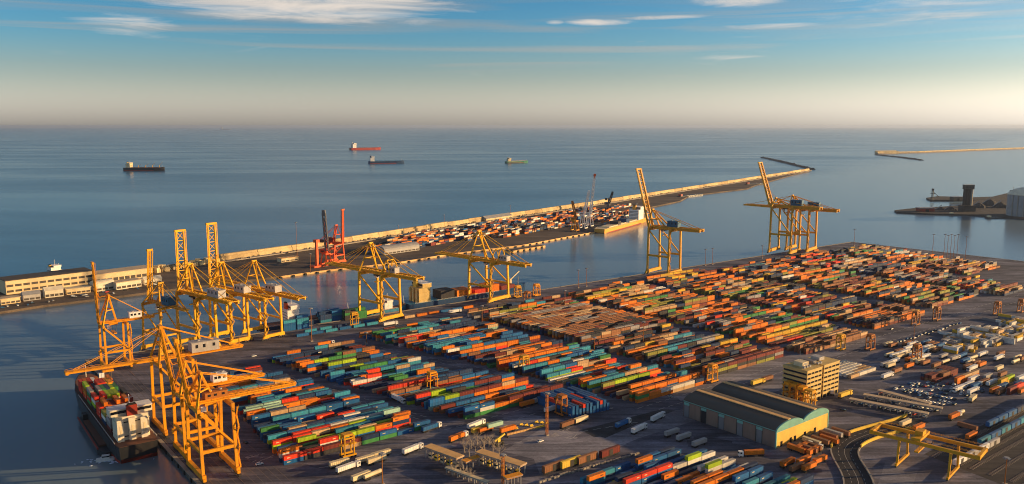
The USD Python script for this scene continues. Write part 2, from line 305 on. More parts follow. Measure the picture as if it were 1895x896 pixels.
def sea_material():
    n = {'g': ('geometry', {}),
         'm1': ('mapping', {'scale': (0.022, 0.05, 0.05), 'rotation': (0, 0, 0.25)}), 'w1': ('noise_texture', {'scale': 1., 'detail': 5., 'roughness': 0.6, 'distortion': 0.3}),
         'm2': ('mapping', {'scale': (0.0007, 0.0026, 0.001), 'rotation': (0, 0, -0.12)}), 'slick': ('noise_texture', {'scale': 1., 'detail': 5., 'roughness': 0.55, 'distortion': 0.8}),
         'st': ('map_range', {'from_min': 0.35, 'from_max': 0.65, 'to_min': 0.09, 'to_max': 0.24, 'clamp': True}),
         'rr': ('map_range', {'from_min': 0.35, 'from_max': 0.65, 'to_min': 0.18, 'to_max': 0.26, 'clamp': True}),
         # sheltered water behind the breakwater is calmer
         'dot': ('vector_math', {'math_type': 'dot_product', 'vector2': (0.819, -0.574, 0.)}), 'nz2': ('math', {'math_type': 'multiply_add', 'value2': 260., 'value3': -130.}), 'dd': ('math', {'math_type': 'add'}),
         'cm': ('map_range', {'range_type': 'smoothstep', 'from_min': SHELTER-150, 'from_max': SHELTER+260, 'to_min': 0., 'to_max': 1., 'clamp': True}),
         'st2': ('mix_float', {'b': 0.2}), 'rr2': ('mix_float', {'b': 0.2}),
         'bp': ('bump', {'distance': 1.0}),
         'bc': ('mix_color', {'a': (0.020, 0.092, 0.172), 'b': (0.135, 0.185, 0.215)}),  # sheltered base lighter: sky reflection brightness put into the water colour
         'p': ('principled_bsdf', {'ior': 1.33, 'specular_ior_level': 0.5})}
    l = [('g.position', 'm1.vector'), ('m1.vector', 'w1.vector'), ('w1.fac', 'bp.height'), ('g.position', 'm2.vector'), ('m2.vector', 'slick.vector'),
         ('g.position', 'dot.vector1'), ('slick.fac', 'nz2.value1'), ('dot.value', 'dd.value1'), ('nz2.value', 'dd.value2'), ('dd.value', 'cm.value'),
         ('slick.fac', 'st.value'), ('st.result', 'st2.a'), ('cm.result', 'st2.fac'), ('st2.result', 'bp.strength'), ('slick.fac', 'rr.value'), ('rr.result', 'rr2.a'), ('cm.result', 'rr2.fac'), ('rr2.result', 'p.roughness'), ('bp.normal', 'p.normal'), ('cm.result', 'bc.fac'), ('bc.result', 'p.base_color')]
    MAT['sea'] = usdkit.material(stage, '/World/Looks/sea', n, l, surface='p.BSDF')
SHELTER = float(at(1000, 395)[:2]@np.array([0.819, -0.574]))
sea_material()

# ================================================================== the setting
R = 90000.
ang = np.linspace(0, 2*np.pi, 97)[:-1]
rings = [np.c_[r*np.cos(ang), r*np.sin(ang)+800, np.zeros(96)] for r in (1., 400, 1500, 5000, 20000, R)]
m = MB(); m.loft(rings, close=False)
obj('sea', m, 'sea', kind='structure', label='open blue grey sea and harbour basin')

# terminal ground: one slab with its quay walls
def seg(a, b, n): return [a+(b-a)*t for t in np.linspace(0, 1, n)]
near1 = at(369, 896)
q_dir1 = (near1-Q0)/np.linalg.norm(near1-Q0)
cE = at(1575, 448)
e_dir = at(1895, 484)-cE; e_dir /= np.linalg.norm(e_dir)
TERM = [Q0, Q0+q_dir1*700, Q0+q_dir1*700+U*1500, cE+e_dir*1100+U*250, cE+e_dir*420, cE]
m = MB().poly([p[:2] for p in TERM], -6.0, ZQ)
obj('terminal_ground', m, 'yard_asphalt', kind='structure', label='dark asphalt of the container terminal')
# quay walls stand 4 cm proud of the slab, with a coping
def quay_wall(name, a, b, out, label, mat='quay_face', cope='concrete'):
    d = b-a; L = np.linalg.norm(d); rot = math.degrees(math.atan2(d[1], d[0]))
    t = thing(name, label, 'quay wall', a*[1, 1, 0]+[0, 0, 0], rot)
    s = 1 if (np.cross([d[0], d[1], 0], [out[0], out[1], 0])[2] > 0) else -1
    obj('wall_face', MB().box(0, min(0.05*s, 0.9*s), -3, L, max(0.05*s, 0.9*s), ZQ-0.05), mat, t)
    obj('coping', MB().box(0, min(-1.2*s, 1.1*s), ZQ-0.05, L, max(-1.2*s, 1.1*s), ZQ+0.28), cope, t)
    fd = MB()
    for k in range(int(L//12)): fd.box(6+k*12-0.8, min(0.9*s, 1.5*s), -0.6, 6+k*12+0.8, max(0.9*s, 1.5*s), 2.1)
    obj('fender_row', fd, 'rubber', t, kind='stuff')
    return t
quay_wall('quay_wall', Q0, cE, -V, 'long straight quay wall under the yellow cranes facing the basin')
quay_wall('quay_wall', Q0, Q0+q_dir1*420, -U, 'dark quay wall beside the moored black container ship')
quay_wall('quay_wall', cE, cE+e_dir*420, U, 'far end quay wall behind the distant containers')

# ================================================================== ship to shore cranes
def lattice(m, p, q, w, h, n, r=0.28):
    """four-chord truss from p to q, w wide and h high."""
    p, q = np.asarray(p, float), np.asarray(q, float); d = (q-p)/np.linalg.norm(q-p)
    a = np.cross([0, 0, 1.], d); a = a/np.linalg.norm(a) if np.linalg.norm(a) > .05 else np.array([0, 1., 0]); b = np.cross(d, a)
    c = [a*i*w/2+b*j*h/2 for i, j in ((-1, -1), (1, -1), (1, 1), (-1, 1))]
    for o in c: m.beam(p+o, q+o, r*1.7)
    for k in range(n):
        x0, x1 = p+(q-p)*k/n, p+(q-p)*(k+1)/n
        for i in range(4):
            m.beam(x0+c[i], x1+c[(i+1) % 4], r); m.beam(x0+c[i], x0+c[(i+1) % 4], r)

def sts_crane(label, ws, water, s, g, hinge, tip, apex, rear, mat, house=None, style='twin', raised=True, group=None, zport=0.42, cab=0.5, thick=1.0, spread=None, arch=None):
    O = at(*ws); X = np.asarray(water, float)
    Hh = hit(O, X, *hinge); zg = Hh[1]; hx = max(Hh[0], 1.5)
    ta, za = hit(O, X, *apex); za = max(za, zg+10)
    tr = hit(O, X, *rear)[0]
    rot = math.degrees(math.atan2(X[1], X[0]))
    t = thing('ship_to_shore_crane', label, 'crane', O, rot, group)
    hy = s/2; zp = zg*zport; k = thick; yb = (3.4 if style == 'twin' else 1.3)*k; gh = (2.6 if style == 'twin' else 1.8)*k
    lw = (1.7 if style == 'twin' else 1.5)*k
    for x in (0, -g):
        for y in (-hy, hy):
            obj('leg', MB().beam([x, y, 3.6], [x, y*(0.92 if style == 'twin' else 0.8), zg], lw, lw*0.8), mat, t)
    for x in (0, -g):
        b = MB().beam([x, -hy-2, 3.4], [x, hy+2, 3.4], 1.9*k, 2.6*k)
        for y in (-hy, hy): b.beam([x, y-2.6*k, 2.3], [x, y+2.6*k, 2.3], 1.5*k, 1.6*k)
        obj('sill_beam', b, mat, t)
        for y in (-hy, hy):
            w = MB()
            for j in range(4):
                w.cyl([x-0.55, y-3.3*k+2.2*j*k, 0.6], 0.58, 1.1, 10, axis=0)
            w.box(x-0.75, y-4.0*k, 0.9, x+0.75, y+4.0*k, 1.6)
            obj('bogie', w, 'dark_steel', t)
    for y in (-hy, hy):
        yy = y*(1-0.08*zport) if style == 'twin' else y*0.92
        obj('portal_beam', MB().beam([0, yy, zp], [-g, yy, zp], 1.2*k, 1.6*k), mat, t)
        obj('brace', MB().beam([-0.4, y*0.93, zg-1.5], [-g+0.4, yy, zp+1.2], 0.9*k, 0.9*k), mat, t)
    for x in (0, -g):
        yy = hy*(0.92 if style == 'twin' else 0.8)
        obj('cross_beam', MB().beam([x, -yy-1, zg-0.4], [x, yy+1, zg-0.4], 1.6*k, 2.2*k), mat, t)
    if style != 'twin':
        for x in (0, -g): obj('tie_beam', MB().beam([x, -hy*.93, zp], [x, hy*.93, zp], 1.2*k, 1.4*k), mat, t)
    zb = zg+1.4
    # fixed girder with its cross ties
    for y in (-yb, yb):
        obj('girder', MB().beam([hx, y, zb], [tr, y, zb], 1.2*k, gh), mat, t)
    c = MB(); n = int((hx-tr)//6)
    for j in range(n+1):
        x = hx-(hx-tr)*j/n; c.beam([x, -yb, zb+gh*.3], [x, yb, zb+gh*.3], 0.5)
        if j < n: c.beam([x, -yb, zb+gh*.3], [x-(hx-tr)/n, yb, zb+gh*.3], 0.35)
    obj('girder_bracing', c, mat, t)
    rail = MB()
    for sy in (-1, 1):
        y = sy*(yb+1.3)
        rail.beam([hx, y, zb+0.2], [tr, y, zb+0.2], 1.0, 0.15)
        for zz in (0.8, 1.4): rail.beam([hx, y+.5*sy, zb+zz], [tr, y+.5*sy, zb+zz], 0.12)
        for j in range(n+1): rail.beam([hx-(hx-tr)*j/n, y+.5*sy, zb+.2], [hx-(hx-tr)*j/n, y+.5*sy, zb+1.4], 0.12)
    obj('walkway', rail, mat, t)
    # boom
    tb, zt = hit(O, X, *tip)
    d = np.array([tb-hx, 0, (zt-zb)]) if raised else np.array([tb-hx, 0, (tb-hx)*0.01])
    L = np.linalg.norm(d); d /= L; P = np.array([hx+0.4, 0, zb]); b = MB()
    nrm = np.array([-d[2], 0, d[0]]); yy = np.array([0, 1., 0])
    n = int(L//8)
    for sy in (-1, 1):
        if style == 'twin':
            b.beam(P+yy*yb*sy, P+d*L+yy*yb*sy*0.85, 1.1*k, gh*0.8, 0.9*k, gh*.5)
        else:
            b.beam(P+yy*yb*sy*.8, P+d*L+yy*yb*sy*.7, 1.05*k, gh*.9, .9*k, gh*.7)
    obj('boom', b, mat, t)
    b = MB()
    for j in range(n+1):
        a0 = P+d*L*j/n
        b.beam(a0-yy*yb, a0+yy*yb, 0.6, 0.6)
        if j < n: b.beam(a0-yy*yb, P+d*L*(j+1)/n+yy*yb, 0.4); b.beam(a0+yy*yb, P+d*L*(j+1)/n-yy*yb, 0.4)
    obj('boom_bracing', b, mat, t)
    b = MB()
    for sy in (-1, 1):
        o = yy*(yb+1.0)*sy+nrm*1.5
        b.beam(P+o, P+d*L+o, 0.14); b.beam(P+o-nrm*.8, P+d*L+o-nrm*.8, 0.5, 0.12)
        for j in range(2*n+1): b.beam(P+d*L*j/(2*n)+o-nrm*.8, P+d*L*j/(2*n)+o, 0.1)
    obj('boom_walkway', b, mat, t)
    b = MB(); e = P+d*L
    b.beam(e-yy*(yb+1.2), e+yy*(yb+1.2), 1.6, 1.8)
    obj('boom_tip', b, mat, t)
    # apex frame and stays
    ax = np.array([ta, 0, za]); b = MB()
    for sy in (-1, 1):
        b.beam([0.5, sy*hy*(.9 if style == 'twin' else .75), zg+.5], ax+yy*sy*1.6, 1.1*k, 1.1*k, .8*k, .8*k)
        b.beam([-g*0.62, sy*yb*1.1, zb+gh*.4], ax+yy*sy*1.6, 1.0*k, 1.0*k, .8*k, .8*k)
        b.beam([(0.5+ta)/2, sy*(hy*.45+.8), (zg+za)/2], [(-g*.62+ta)/2, sy*(yb*.6+.8), (zg+za)/2], 0.7*k)
    b.beam(ax-yy*2.4, ax+yy*2.4, 1.3*k, 1.6*k)
    b.beam([(0.5+ta)/2, -(hy*.45+.8), (zg+za)/2], [(0.5+ta)/2, (hy*.45+.8), (zg+za)/2], 0.7*k)
    obj('apex_frame', b, mat, t)
    for sy in (-1, 1):
        obj('backstay', MB().beam(ax+yy*sy*1.8, [tr+3, sy*yb, zb+1], 0.34*k, 0.4*k), mat, t)
        if raised:
            m1 = (ax+P+d*L*0.5)/2+np.array([2.0, 0, -2.0])
            obj('forestay', MB().tube([ax+yy*sy*1.8, m1+yy*sy*yb, P+d*L*0.5+yy*sy*yb+nrm*1], 0.22, 5), mat, t)
        else:
            for fr in (0.5, 0.92): obj('forestay', MB().beam(ax+yy*sy*1.8, P+d*L*fr+yy*sy*yb+np.array([0, 0, 1]), 0.28*k, 0.32*k), mat, t)
    # machinery house
    if house:
        hpx, hm, hl, hw, hh = house
        tx, tz = hit(O, X, *hpx); z0 = zb+gh*.5+0.1
        h = MB().box(tx-hl/2, -hw/2, z0, tx+hl/2, hw/2, z0+hh)
        hb = obj('machinery_house', h, hm, t)
        obj('house_roof', MB().box(tx-hl/2-.3, -hw/2-.3, z0+hh, tx+hl/2+.3, hw/2+.3, z0+hh+.3), hm, hb)
        for sy in (-1, 1):
            for q in (-.3, .05, .32): obj('house_vent', MB().box(tx+q*hl-.8, min(sy*hw/2, sy*(hw/2+.06)), z0+hh*.45, tx+q*hl+.8, max(sy*hw/2, sy*(hw/2+.06)), z0+hh*.8), 'window_dark', hb)
        for q in (-.25, .2): obj('roof_fan', MB().cyl([tx+q*hl, 0, z0+hh+.3], 0.9, 0.7, 10), 'grey_steel', hb)
    if arch:
        ax0 = hit(O, X, *arch)[0]; b = MB(); z0 = zb+gh*.5; hgt = 12.
        for sy in (-1, 1):
            pts = [[ax0-5, sy*yb*1.3, z0], [ax0-2.5, sy*yb*1.1, z0+hgt*.75], [ax0, sy*yb*.9, z0+hgt], [ax0+2.5, sy*yb*1.1, z0+hgt*.75], [ax0+5, sy*yb*1.3, z0]]
            for p_, q_ in zip(pts, pts[1:]): b.beam(p_, q_, 1.0, 1.0)
        b.beam([ax0, -yb, z0+hgt], [ax0, yb, z0+hgt], 1.0); 
        obj('service_gantry', b, mat, t)
    # trolley, cab, spreader
    tx = spread if spread is not None else -g*cab
    b = MB().box(tx-3, -yb-.4, zb-gh*.5-1.6, tx+3, yb+.4, zb-gh*.5-.3)
    obj('trolley', b, 'dark_steel' if style == 'twin' else mat, t)
    c = MB().box(tx+2.2, -1.4, zb-gh*.5-4.6, tx+5, 1.4, zb-gh*.5-1.7)
    cb = obj('operator_cab', c, 'white_paint', t)
    obj('cab_window', MB().box(tx+2.15, -1.2, zb-gh*.5-4.2, tx+5.06, 1.2, zb-gh*.5-2.7), 'window_dark', cb)
    zs = zb-gh*.5-8
    b = MB().box(tx-1.1, -5.6, zs, tx+1.1, 5.6, zs+.9)
    sp = obj('spreader', b, mat, t); b = MB()
    for sx in (-1, 1):
        for sy in (-1, 1): b.beam([tx+sx*.9, sy*3, zs+.9], [tx+sx*1.6, sy*2.6, zb-gh*.5-1.6], 0.12)
    obj('hoist_rope', b, 'rope_steel', sp)
    # stair tower on a landside leg
    b = MB(); nf = max(3, int(zg//6))
    for j in range(nf):
        z0, z1 = 4+(zg-5)*j/nf, 4+(zg-5)*(j+1)/nf; y0, y1 = (-1.6, 1.6) if j % 2 else (1.6, -1.6)
        b.beam([-g-1.7, hy*.93+y0, z0], [-g-1.7, hy*.93+y1, z1], 0.8, 0.2); b.box(-g-2.3, hy*.93+y1-.6, z1-.1, -g-.8, hy*.93+y1+.6, z1)
        b.beam([-g-2.1, hy*.93+y0, z0+1], [-g-2.1, hy*.93+y1, z1+1], 0.12)
    obj('stairway', b, mat, t)
    b = MB().cyl([0.9, -hy*.93, zp*0.75], 1.7, 0.8, 18, axis=0)
    obj('cable_reel', b, mat, t)
    return t

WF, WN = dirv(UA+103), -U
sts_crane('orange crane at the quay corner, slim boom raised, white machinery house', (193.5, 683), WN, 20, 17, (188, 601), (172, 487), (200, 546), (285, 590), 'crane_orange', ((250, 585), 'white_paint', 9, 5, 4.5), 'box')
sts_crane('rusty brown crane with dark blue machinery house and slim raised boom', (284, 645), WF, 17, 30, (288, 562), (277, 463), (297, 524), (346, 592), 'crane_gold', ((313, 572), 'house_blue', 11, 7, 6.5), 'box', thick=.95)
sts_crane('orange crane with its boom lowered across the bow end of the black ship', (296, 797), WN, 26, 19, (294, 668), (125, 700), (297, 604), (448, 655), 'crane_orange', ((378, 655), 'house_grey', 17, 8, 6), 'box', raised=False, thick=1.05, spread=27)
sts_crane('orange crane between the foremost crane and the lowered boom crane, boom raised', (335, 842), WN, 20, 18, (325, 727), (297, 605), (341, 668), (488, 712), 'crane_orange', ((405, 708), 'white_paint', 8, 6, 4.5), 'box', thick=1.05)
sts_crane('foremost orange crane beside the ship stern, boom raised, girder over blue stacks', (363.5, 880), WN, 25, 18, (352, 752), (325, 629), (370, 690), (546, 741), 'crane_orange', ((398, 738), 'crane_rust', 12, 6, 3.5), 'box', thick=1.08)
gD = 'cranes at the near end of the basin quay'
sts_crane('yellow lattice crane nearest the quay corner, raised boom, long grey house', (348, 636), WF, 17, 33, (339, 540), (333, 427), (351, 489), (434, 566), 'crane_yellow', ((401, 550), 'house_grey', 17, 7, 6), 'twin', thick=1.12)
sts_crane('yellow lattice crane with the tallest raised boom of the left group', (407, 624), WF, 17, 33, (397, 534), (391, 414), (410, 486), (499, 563), 'crane_yellow', ((449, 544), 'house_grey', 15, 7, 5.5), 'twin', thick=1.12)
sts_crane('yellow crane with boom lowered behind the two raised lattice booms', (468, 615.5), WF, 17, 33, (455, 533), (398, 523), (470, 483), (559, 553), 'crane_yellow', ((506, 537), 'house_grey', 15, 7, 5.5), 'twin', raised=False)
sts_crane('yellow crane with boom lowered, standing beside the dark green container stack', (683.5, 584), WF, 25, 32, (667, 500), (611, 490), (686, 450), (778, 516), 'crane_yellow', ((727, 503), 'house_grey', 12, 6, 5), 'twin', raised=False, arch=(722, 490), thick=1.28)
sts_crane('yellow crane with boom lowered above the small blue feeder ship', (884.5, 550), WF, 30, 31, (871, 479), (812, 470), (887, 428), (978, 493), 'crane_yellow', ((933, 484), 'house_grey', 12, 6, 5), 'twin', raised=False, arch=(923, 470), thick=1.3)
sts_crane('tall golden crane alone at mid basin with raised boom and blue house', (1209, 503.5), WF, 31, 30, (1205, 421), (1182, 313), (1208, 388), (1299, 433), 'crane_gold', ((1247, 421), 'house_blue', 15, 8, 7), 'twin', thick=1.5)
sts_crane('tall golden crane at the far end with its boom raised', (1432, 465), WF, 36, 31.5, (1428, 382), (1407, 301), (1436, 367), (1519, 402), 'crane_gold', ((1474, 395), 'house_blue', 17, 8, 8), 'twin', thick=1.65)
sts_crane('tall golden crane at the far end with its boom lowered over the water', (1463, 461), WF, 36, 31.5, (1457, 386), (1380, 388), (1467, 362), (1551, 399), 'crane_gold', ((1506, 390), 'house_blue', 17, 8, 8), 'twin', raised=False, thick=1.65)

# ================================================================== containers
CL, CWD, CH, PITCHU = 11.5, 2.3, 2.46, 12.0
def container_mesh(ribs):
    # corrugated long walls: a zigzag plan outline
    x0, x1, y = -CL/2+.12, CL/2-.12, CWD/2-.03
    xs = np.linspace(x0, x1, ribs*2+1); dep = np.where(np.arange(len(xs)) % 2 == 0, 0.0, 0.07)
    top = [(x, y-d) for x, d in zip(xs, dep)]; bot = [(x, -y+d) for x, d in zip(xs[::-1], dep[::-1])]
    return MB().poly(bot+top, 0.12, CH-.04)
def container_frame():
    m = MB(); hx, hy = CL/2, CWD/2
    for sx in (-1, 1):
        for sy in (-1, 1): m.box(min(sx*hx, sx*(hx-.16)), min(sy*hy, sy*(hy-.16)), 0, max(sx*hx, sx*(hx-.16)), max(sy*hy, sy*(hy-.16)), CH)
        for z in (0.0, CH-.16): m.box(min(sx*(hx-.01), sx*(hx-.12)), -hy+.16, z+.005, max(sx*(hx-.01), sx*(hx-.12)), hy-.16, z+.15)
    for sy in (-1, 1):
        for z in (0.0, CH-.14): m.box(-hx+.16, min(sy*(hy-.005), sy*(hy-.1)), z+.005, hx-.16, max(sy*(hy-.005), sy*(hy-.1)), z+.13)
    return m
def container_door():
    m = MB()
    for sy in (-1, 1):
        m.box(-CL/2+.02, min(sy*.02, sy*(CWD/2-.18)), .17, -CL/2+.10, max(sy*.02, sy*(CWD/2-.18)), CH-.18)
        for q in (.3, .75): m.box(-CL/2-.03, sy*q*(CWD/2-.1)-.03, .2, -CL/2+.02, sy*q*(CWD/2-.1)+.03, CH-.2)
    return m
_bm, _fm, _dm = container_mesh(14), container_frame(), container_door()
_mk = MB()
for sy in (-1, 1): _mk.box(-4.1, min(sy*(CWD/2-.03), sy*(CWD/2+.01)), CH*.42, -2.2, max(sy*(CWD/2-.03), sy*(CWD/2+.01)), CH*.62)
CPROTO = {}
for c in CC:
    p = proto('container_'+c.replace(' ', '_')); mt = 'container_'+c.replace(' ', '_')
    obj('body', _bm, mt, p); obj('frame', _fm, mt, p); d = obj('door', _dm, mt, p)
    if c in ('blue', 'red', 'orange'): obj('marking', _mk, 'cream_paint' if c != 'orange' else 'container_black', p)
    CPROTO[c] = p

rng = random.Random(7)
P_BLUE = {'blue': 27, 'teal': 10, 'navy': 27, 'orange': 12, 'red': 7, 'lime': 4, 'green': 3, 'tan': 5, 'maroon': 9, 'brown': 4, 'white': 2, 'pale green': 3, 'black': 5}
P_MIX = {'blue': 13, 'teal': 9, 'navy': 11, 'orange': 24, 'red': 7, 'lime': 4, 'green': 4, 'tan': 8, 'maroon': 8, 'brown': 6, 'white': 3, 'pale green': 2, 'black': 3}
P_WARM = {'orange': 23, 'tan': 12, 'brown': 22, 'maroon': 15, 'navy': 13, 'black': 17, 'olive': 8, 'white': 3, 'green': 4, 'yellow': 4, 'grey': 5, 'red': 3, 'teal': 2}
P_RUST = {'brown': 40, 'grey': 26, 'maroon': 14, 'orange': 10, 'tan': 8}
P_BROWN = {'brown': 60, 'maroon': 20, 'tan': 20}
P_FARB = {'blue': 30, 'navy': 22, 'teal': 10, 'maroon': 10, 'orange': 9, 'lime': 7, 'white': 5, 'red': 4, 'tan': 3}
def pick(pal): ks = list(pal); return rng.choices(ks, [pal[k] for k in ks])[0]
ALL = []      # (u, v, level, colour, rot, block, row, slot, stack height, visible)
def yard_block(name, v0, v1, uL, uR, pal, pitch=4.7, hts=(1, 2, 2, 3, 3), empty=0.05, rows=None, pal2=None):
    """rows along U from v0 (back) to v1 (front); uL and uR: (u at v0, u at v1)."""
    n = int((v1-v0)/pitch); grid = {}; cells = []; prev = {}
    for r in range(n):
        v = v1-r*pitch; f = (v-v0)/(v1-v0); a = uL[0]+(uL[1]-uL[0])*f+rng.uniform(-2, 2); b = uR[0]+(uR[1]-uR[0])*f
        k = max(1, int(round((b-a)/PITCHU)))
        base = rng.choice(hts); fixed = (rows or {}).get(r)
        run = [pick(pal) for _ in range(4)]
        for s in range(k):
            h = base if rng.random() < .62 else max(1, min(3 if rng.random() < .93 else 4, base+rng.choice((-1, -1, 0, 1))))
            if rng.random() < empty: h = 0
            pl = pal
            if pal2 and pal2[0](a+s*PITCHU, v): pl = pal2[1]
            if pal2 and len(pal2) > 2 and pl is pal2[1]: h = 3 if rng.random() < .93 else 2
            if fixed: h = fixed[1][s] if s < len(fixed[1]) else h
            for l in range(h):
                if rng.random() < .42: run[l] = pick(pl)
                if rng.random() < .30 and (s, l) in prev: run[l] = prev[s, l]
                c = run[l]; prev[s, l] = c
                if fixed and l == h-1 and s < len(fixed[0]): c = fixed[0][s]
                cells.append([a+s*PITCHU+CL/2, v-CWD/2+rng.uniform(-.12, .12), l, c, 0, name, r, s, h])
            grid[r, s] = h
    for c in cells:
        r, s, l, h = c[6], c[7], c[2], c[8]
        front = max(grid.get((r-1, q), 0) for q in (s, ))
        ALL.append(c+[l == h-1 or front <= l])
fr = {0: (['red', 'red', 'maroon', 'maroon', 'navy', 'blue', 'blue'], [2, 2, 2, 2, 2, 2, 1]),
      1: (['orange', 'black', 'red', 'lime', 'lime', 'orange', 'orange', 'yellow'], [3, 2, 3, 3, 3, 3, 4, 1]),
      2: (['brown', 'green', 'black', 'maroon', 'tan', 'lime', 'orange', 'red'], [2, 2, 2, 2, 3, 3, 4, 3]),
      4: (['red', 'red', 'tan', 'orange', 'lime', 'teal', 'pale green'], [3, 3, 3, 3, 3, 3, 4]),
      6: (['teal', 'blue', 'teal', 'blue', 'blue', 'teal', 'teal'], [3]*7),
      8: (['navy', 'blue', 'tan', 'navy', 'red', 'blue', 'blue'], [2, 3, 2, 2, 3, 3, 3]),
      9: (['green', 'tan', 'tan', 'red', 'olive', 'teal', 'teal'], [3, 2, 2, 3, 2, 3, 3]),
      12: (['navy', 'teal', 'teal', 'teal', 'blue', 'blue'], [2, 3, 3, 3, 3, 3]),
      14: (['blue', 'tan', 'tan', 'navy', 'teal', 'blue'], [3, 3, 3, 2, 2, 3]),
      16: (['orange', 'pale green', 'orange', 'orange', 'red', 'teal'], [3, 3, 3, 3, 2, 3]),
      20: (['teal', 'blue', 'teal', 'black', 'orange', 'teal', 'red'], [2, 3, 3, 3, 3, 3, 2])}
yard_block('front left block', 112, 297, (62, 47), (95, 138), P_BLUE, rows=fr, pitch=4.75, hts=(2, 2, 2, 3, 3))
yard_block('middle block', 88, 299, (111, 165), (182, 246), P_BLUE, pitch=4.6, hts=(1, 2, 2, 3, 3))
yard_block('cross block', 66, 345, (208, 278), (306, 346), P_MIX, rows={0: (['orange', 'orange', 'white', 'white', 'white', 'navy'], [3, 2, 2, 2, 2, 2]), 1: (['orange']*6, [3, 3, 3, 3, 3, 3]), 3: (['tan', 'orange', 'orange', 'orange', 'orange'], [2, 3, 3, 3, 3]), 6: (['olive', 'lime', 'lime', 'lime', 'orange'], [3]*5)}, pal2=(lambda u, v: v > 240 and u > 290, {**P_MIX, 'orange': 60, 'tan': 20}))
yard_block('fourth block', 58, 338, (330, 361), (448, 452), P_WARM, hts=(1, 1, 2, 2, 3), pal2=(lambda u, v: 105 < v < 215 and u < 445, P_RUST, 1))
yard_block('fifth block', 46, 314, (472, 474), (580, 582), P_WARM, hts=(1, 1, 2, 2, 3))
yard_block('long brown block', 319, 346, (474, 474), (566, 566), P_BROWN, hts=(1, 2), empty=0)
yard_block('sixth block', 42, 336, (600, 600), (710, 696), P_WARM, hts=(1, 1, 2, 2, 3))
yard_block('seventh block', 40, 326, (731, 731), (838, 838), P_WARM, hts=(1, 1, 2, 2, 3))
yard_block('eighth block', 40, 345, (860, 860), (978, 920), P_WARM, hts=(1, 1, 2, 2, 3))
yard_block('farthest block', 46, 262, (992, 960), (1092, 1060), P_WARM, hts=(1, 1, 2, 2, 3))
yard_block('bottom block', 412, 530, (160, 160), (230, 268), P_FARB, hts=(1, 1, 2, 2, 3), pitch=4.6)
# blue boxes standing end-on beside the middle block
for i in range(11):
    for j in range(3):
        for l in range(3 if (i+j) % 4 else 2):
            ALL.append([224+i*2.75+j*.4, 309+j*12.0+i*.35, l, 'blue' if rng.random() < .86 else 'navy' if rng.random() < .6 else 'red', 90, 'end-on blue block', j, i, 3, (j == 2 or l == 2)])
# small groups: (pixel x, y of the first foot, count along, rows, tiers, colours)
def small_group(name, px, py, along, rows, tiers, cols, rot=0, gap=0.6, du=12.0):
    u0, v0 = to_uv(at(px, py)); r = rng
    for i in range(along):
        for j in range(rows):
            for l in range(tiers if r.random() < .75 else max(1, tiers-1)):
                if rot: u, v = u0+i*(CWD+gap), v0-j*du
                else: u, v = u0+i*du, v0-j*(CWD+gap)
                ALL.append([u, v, l, r.choice(cols), rot, name, j, i, tiers, (j == 0 or l == tiers-1)])
small_group('blue quayside stack', 536, 612, 2, 2, 4, ['blue', 'blue', 'teal'], du=13)
small_group('blue quayside stack', 560, 602, 1, 2, 4, ['blue'], du=13)
small_group('tall blue stack by the water', 603, 596, 2, 4, 4, ['blue', 'teal', 'blue', 'navy'])
small_group('dark green stack by the yellow crane', 648, 592, 2, 3, 4, ['green', 'green', 'black'])
small_group('low blue row on the apron', 560, 622, 6, 1, 1, ['blue', 'navy', 'white', 'teal'], du=14)
small_group('low blue row on the apron', 575, 614, 5, 1, 1, ['blue', 'teal', 'navy'], du=15)
small_group('quayside row beside the feeder ship', 758, 588, 6, 1, 1, ['blue', 'navy', 'tan', 'orange'], du=14)
small_group('red block on the right', 1735, 706, 3, 4, 2, ['maroon', 'maroon', 'maroon', 'brown', 'navy'])
small_group('red block on the right', 1775, 709, 3, 1, 2, ['orange', 'orange', 'tan'])
small_group('yellow row on the right', 1842, 718, 3, 1, 2, ['yellow', 'lime', 'yellow'])
small_group('maroon pair at the right edge', 1872, 728, 2, 1, 2, ['maroon', 'red'])
for k in range(95):
    a = rng.random(); b = rng.random(); px_, py_ = 1752+a*146, 660-b*42-a*30
    small_group('white reefer racks', px_, py_, 1, rng.choice((1, 2)), rng.choice((1, 1, 2)), ['white', 'white', 'white', 'grey', 'tan', 'yellow'], rot=rng.choice((0, 0, 90)))
small_group('pale row by the offices', 1580, 698, 3, 7, 1, ['white', 'tan', 'white'], gap=1.6)

ZLV = ZQ+.03
# deck cargo of the black ship: bays across the beam, seen from astern
sv0, sv1 = to_uv(at(262, 850, 0))[1], to_uv(at(188, 716, 0))[1]
for bay, (fr_, tiers, cols) in enumerate([(.18, 3, ['maroon', 'grey', 'maroon', 'white']), (.272, 3, ['white', 'maroon', 'olive', 'navy']), (.364, 4, ['red', 'orange', 'maroon', 'red']), (.456, 4, ['lime', 'black', 'red', 'red', 'white']), (.548, 4, ['red', 'lime', 'grey', 'red', 'navy', 'green']), (.64, 4, ['red', 'lime', 'orange', 'navy', 'red']), (.735, 3, ['orange', 'lime', 'white', 'red', 'black'])]):
    for k in range(8):
        for l in range(tiers-(rng.random() < .3)):
            ALL.append([-14.5+(k-3.5)*2.42, sv0+(sv1-sv0)*fr_, l, rng.choice(cols), 90, 'ship deck', bay, k, tiers, l == tiers-1 or k == 0 or bay == 0, 11.3])
def cpos(c): return W(c[0], c[1])*[1, 1, 0]+np.array([0, 0, (c[10] if len(c) > 10 else ZLV)+c[2]*(CH+.02)])
def inframe(P):
    d = P-_C; w = d@_fw; x, y = PW/2+FPX*(d@_rt)/w, PH/2-FPX*(d@_up)/w
    return -12 < x < PW+12 and y < PH+12, w
cand = []
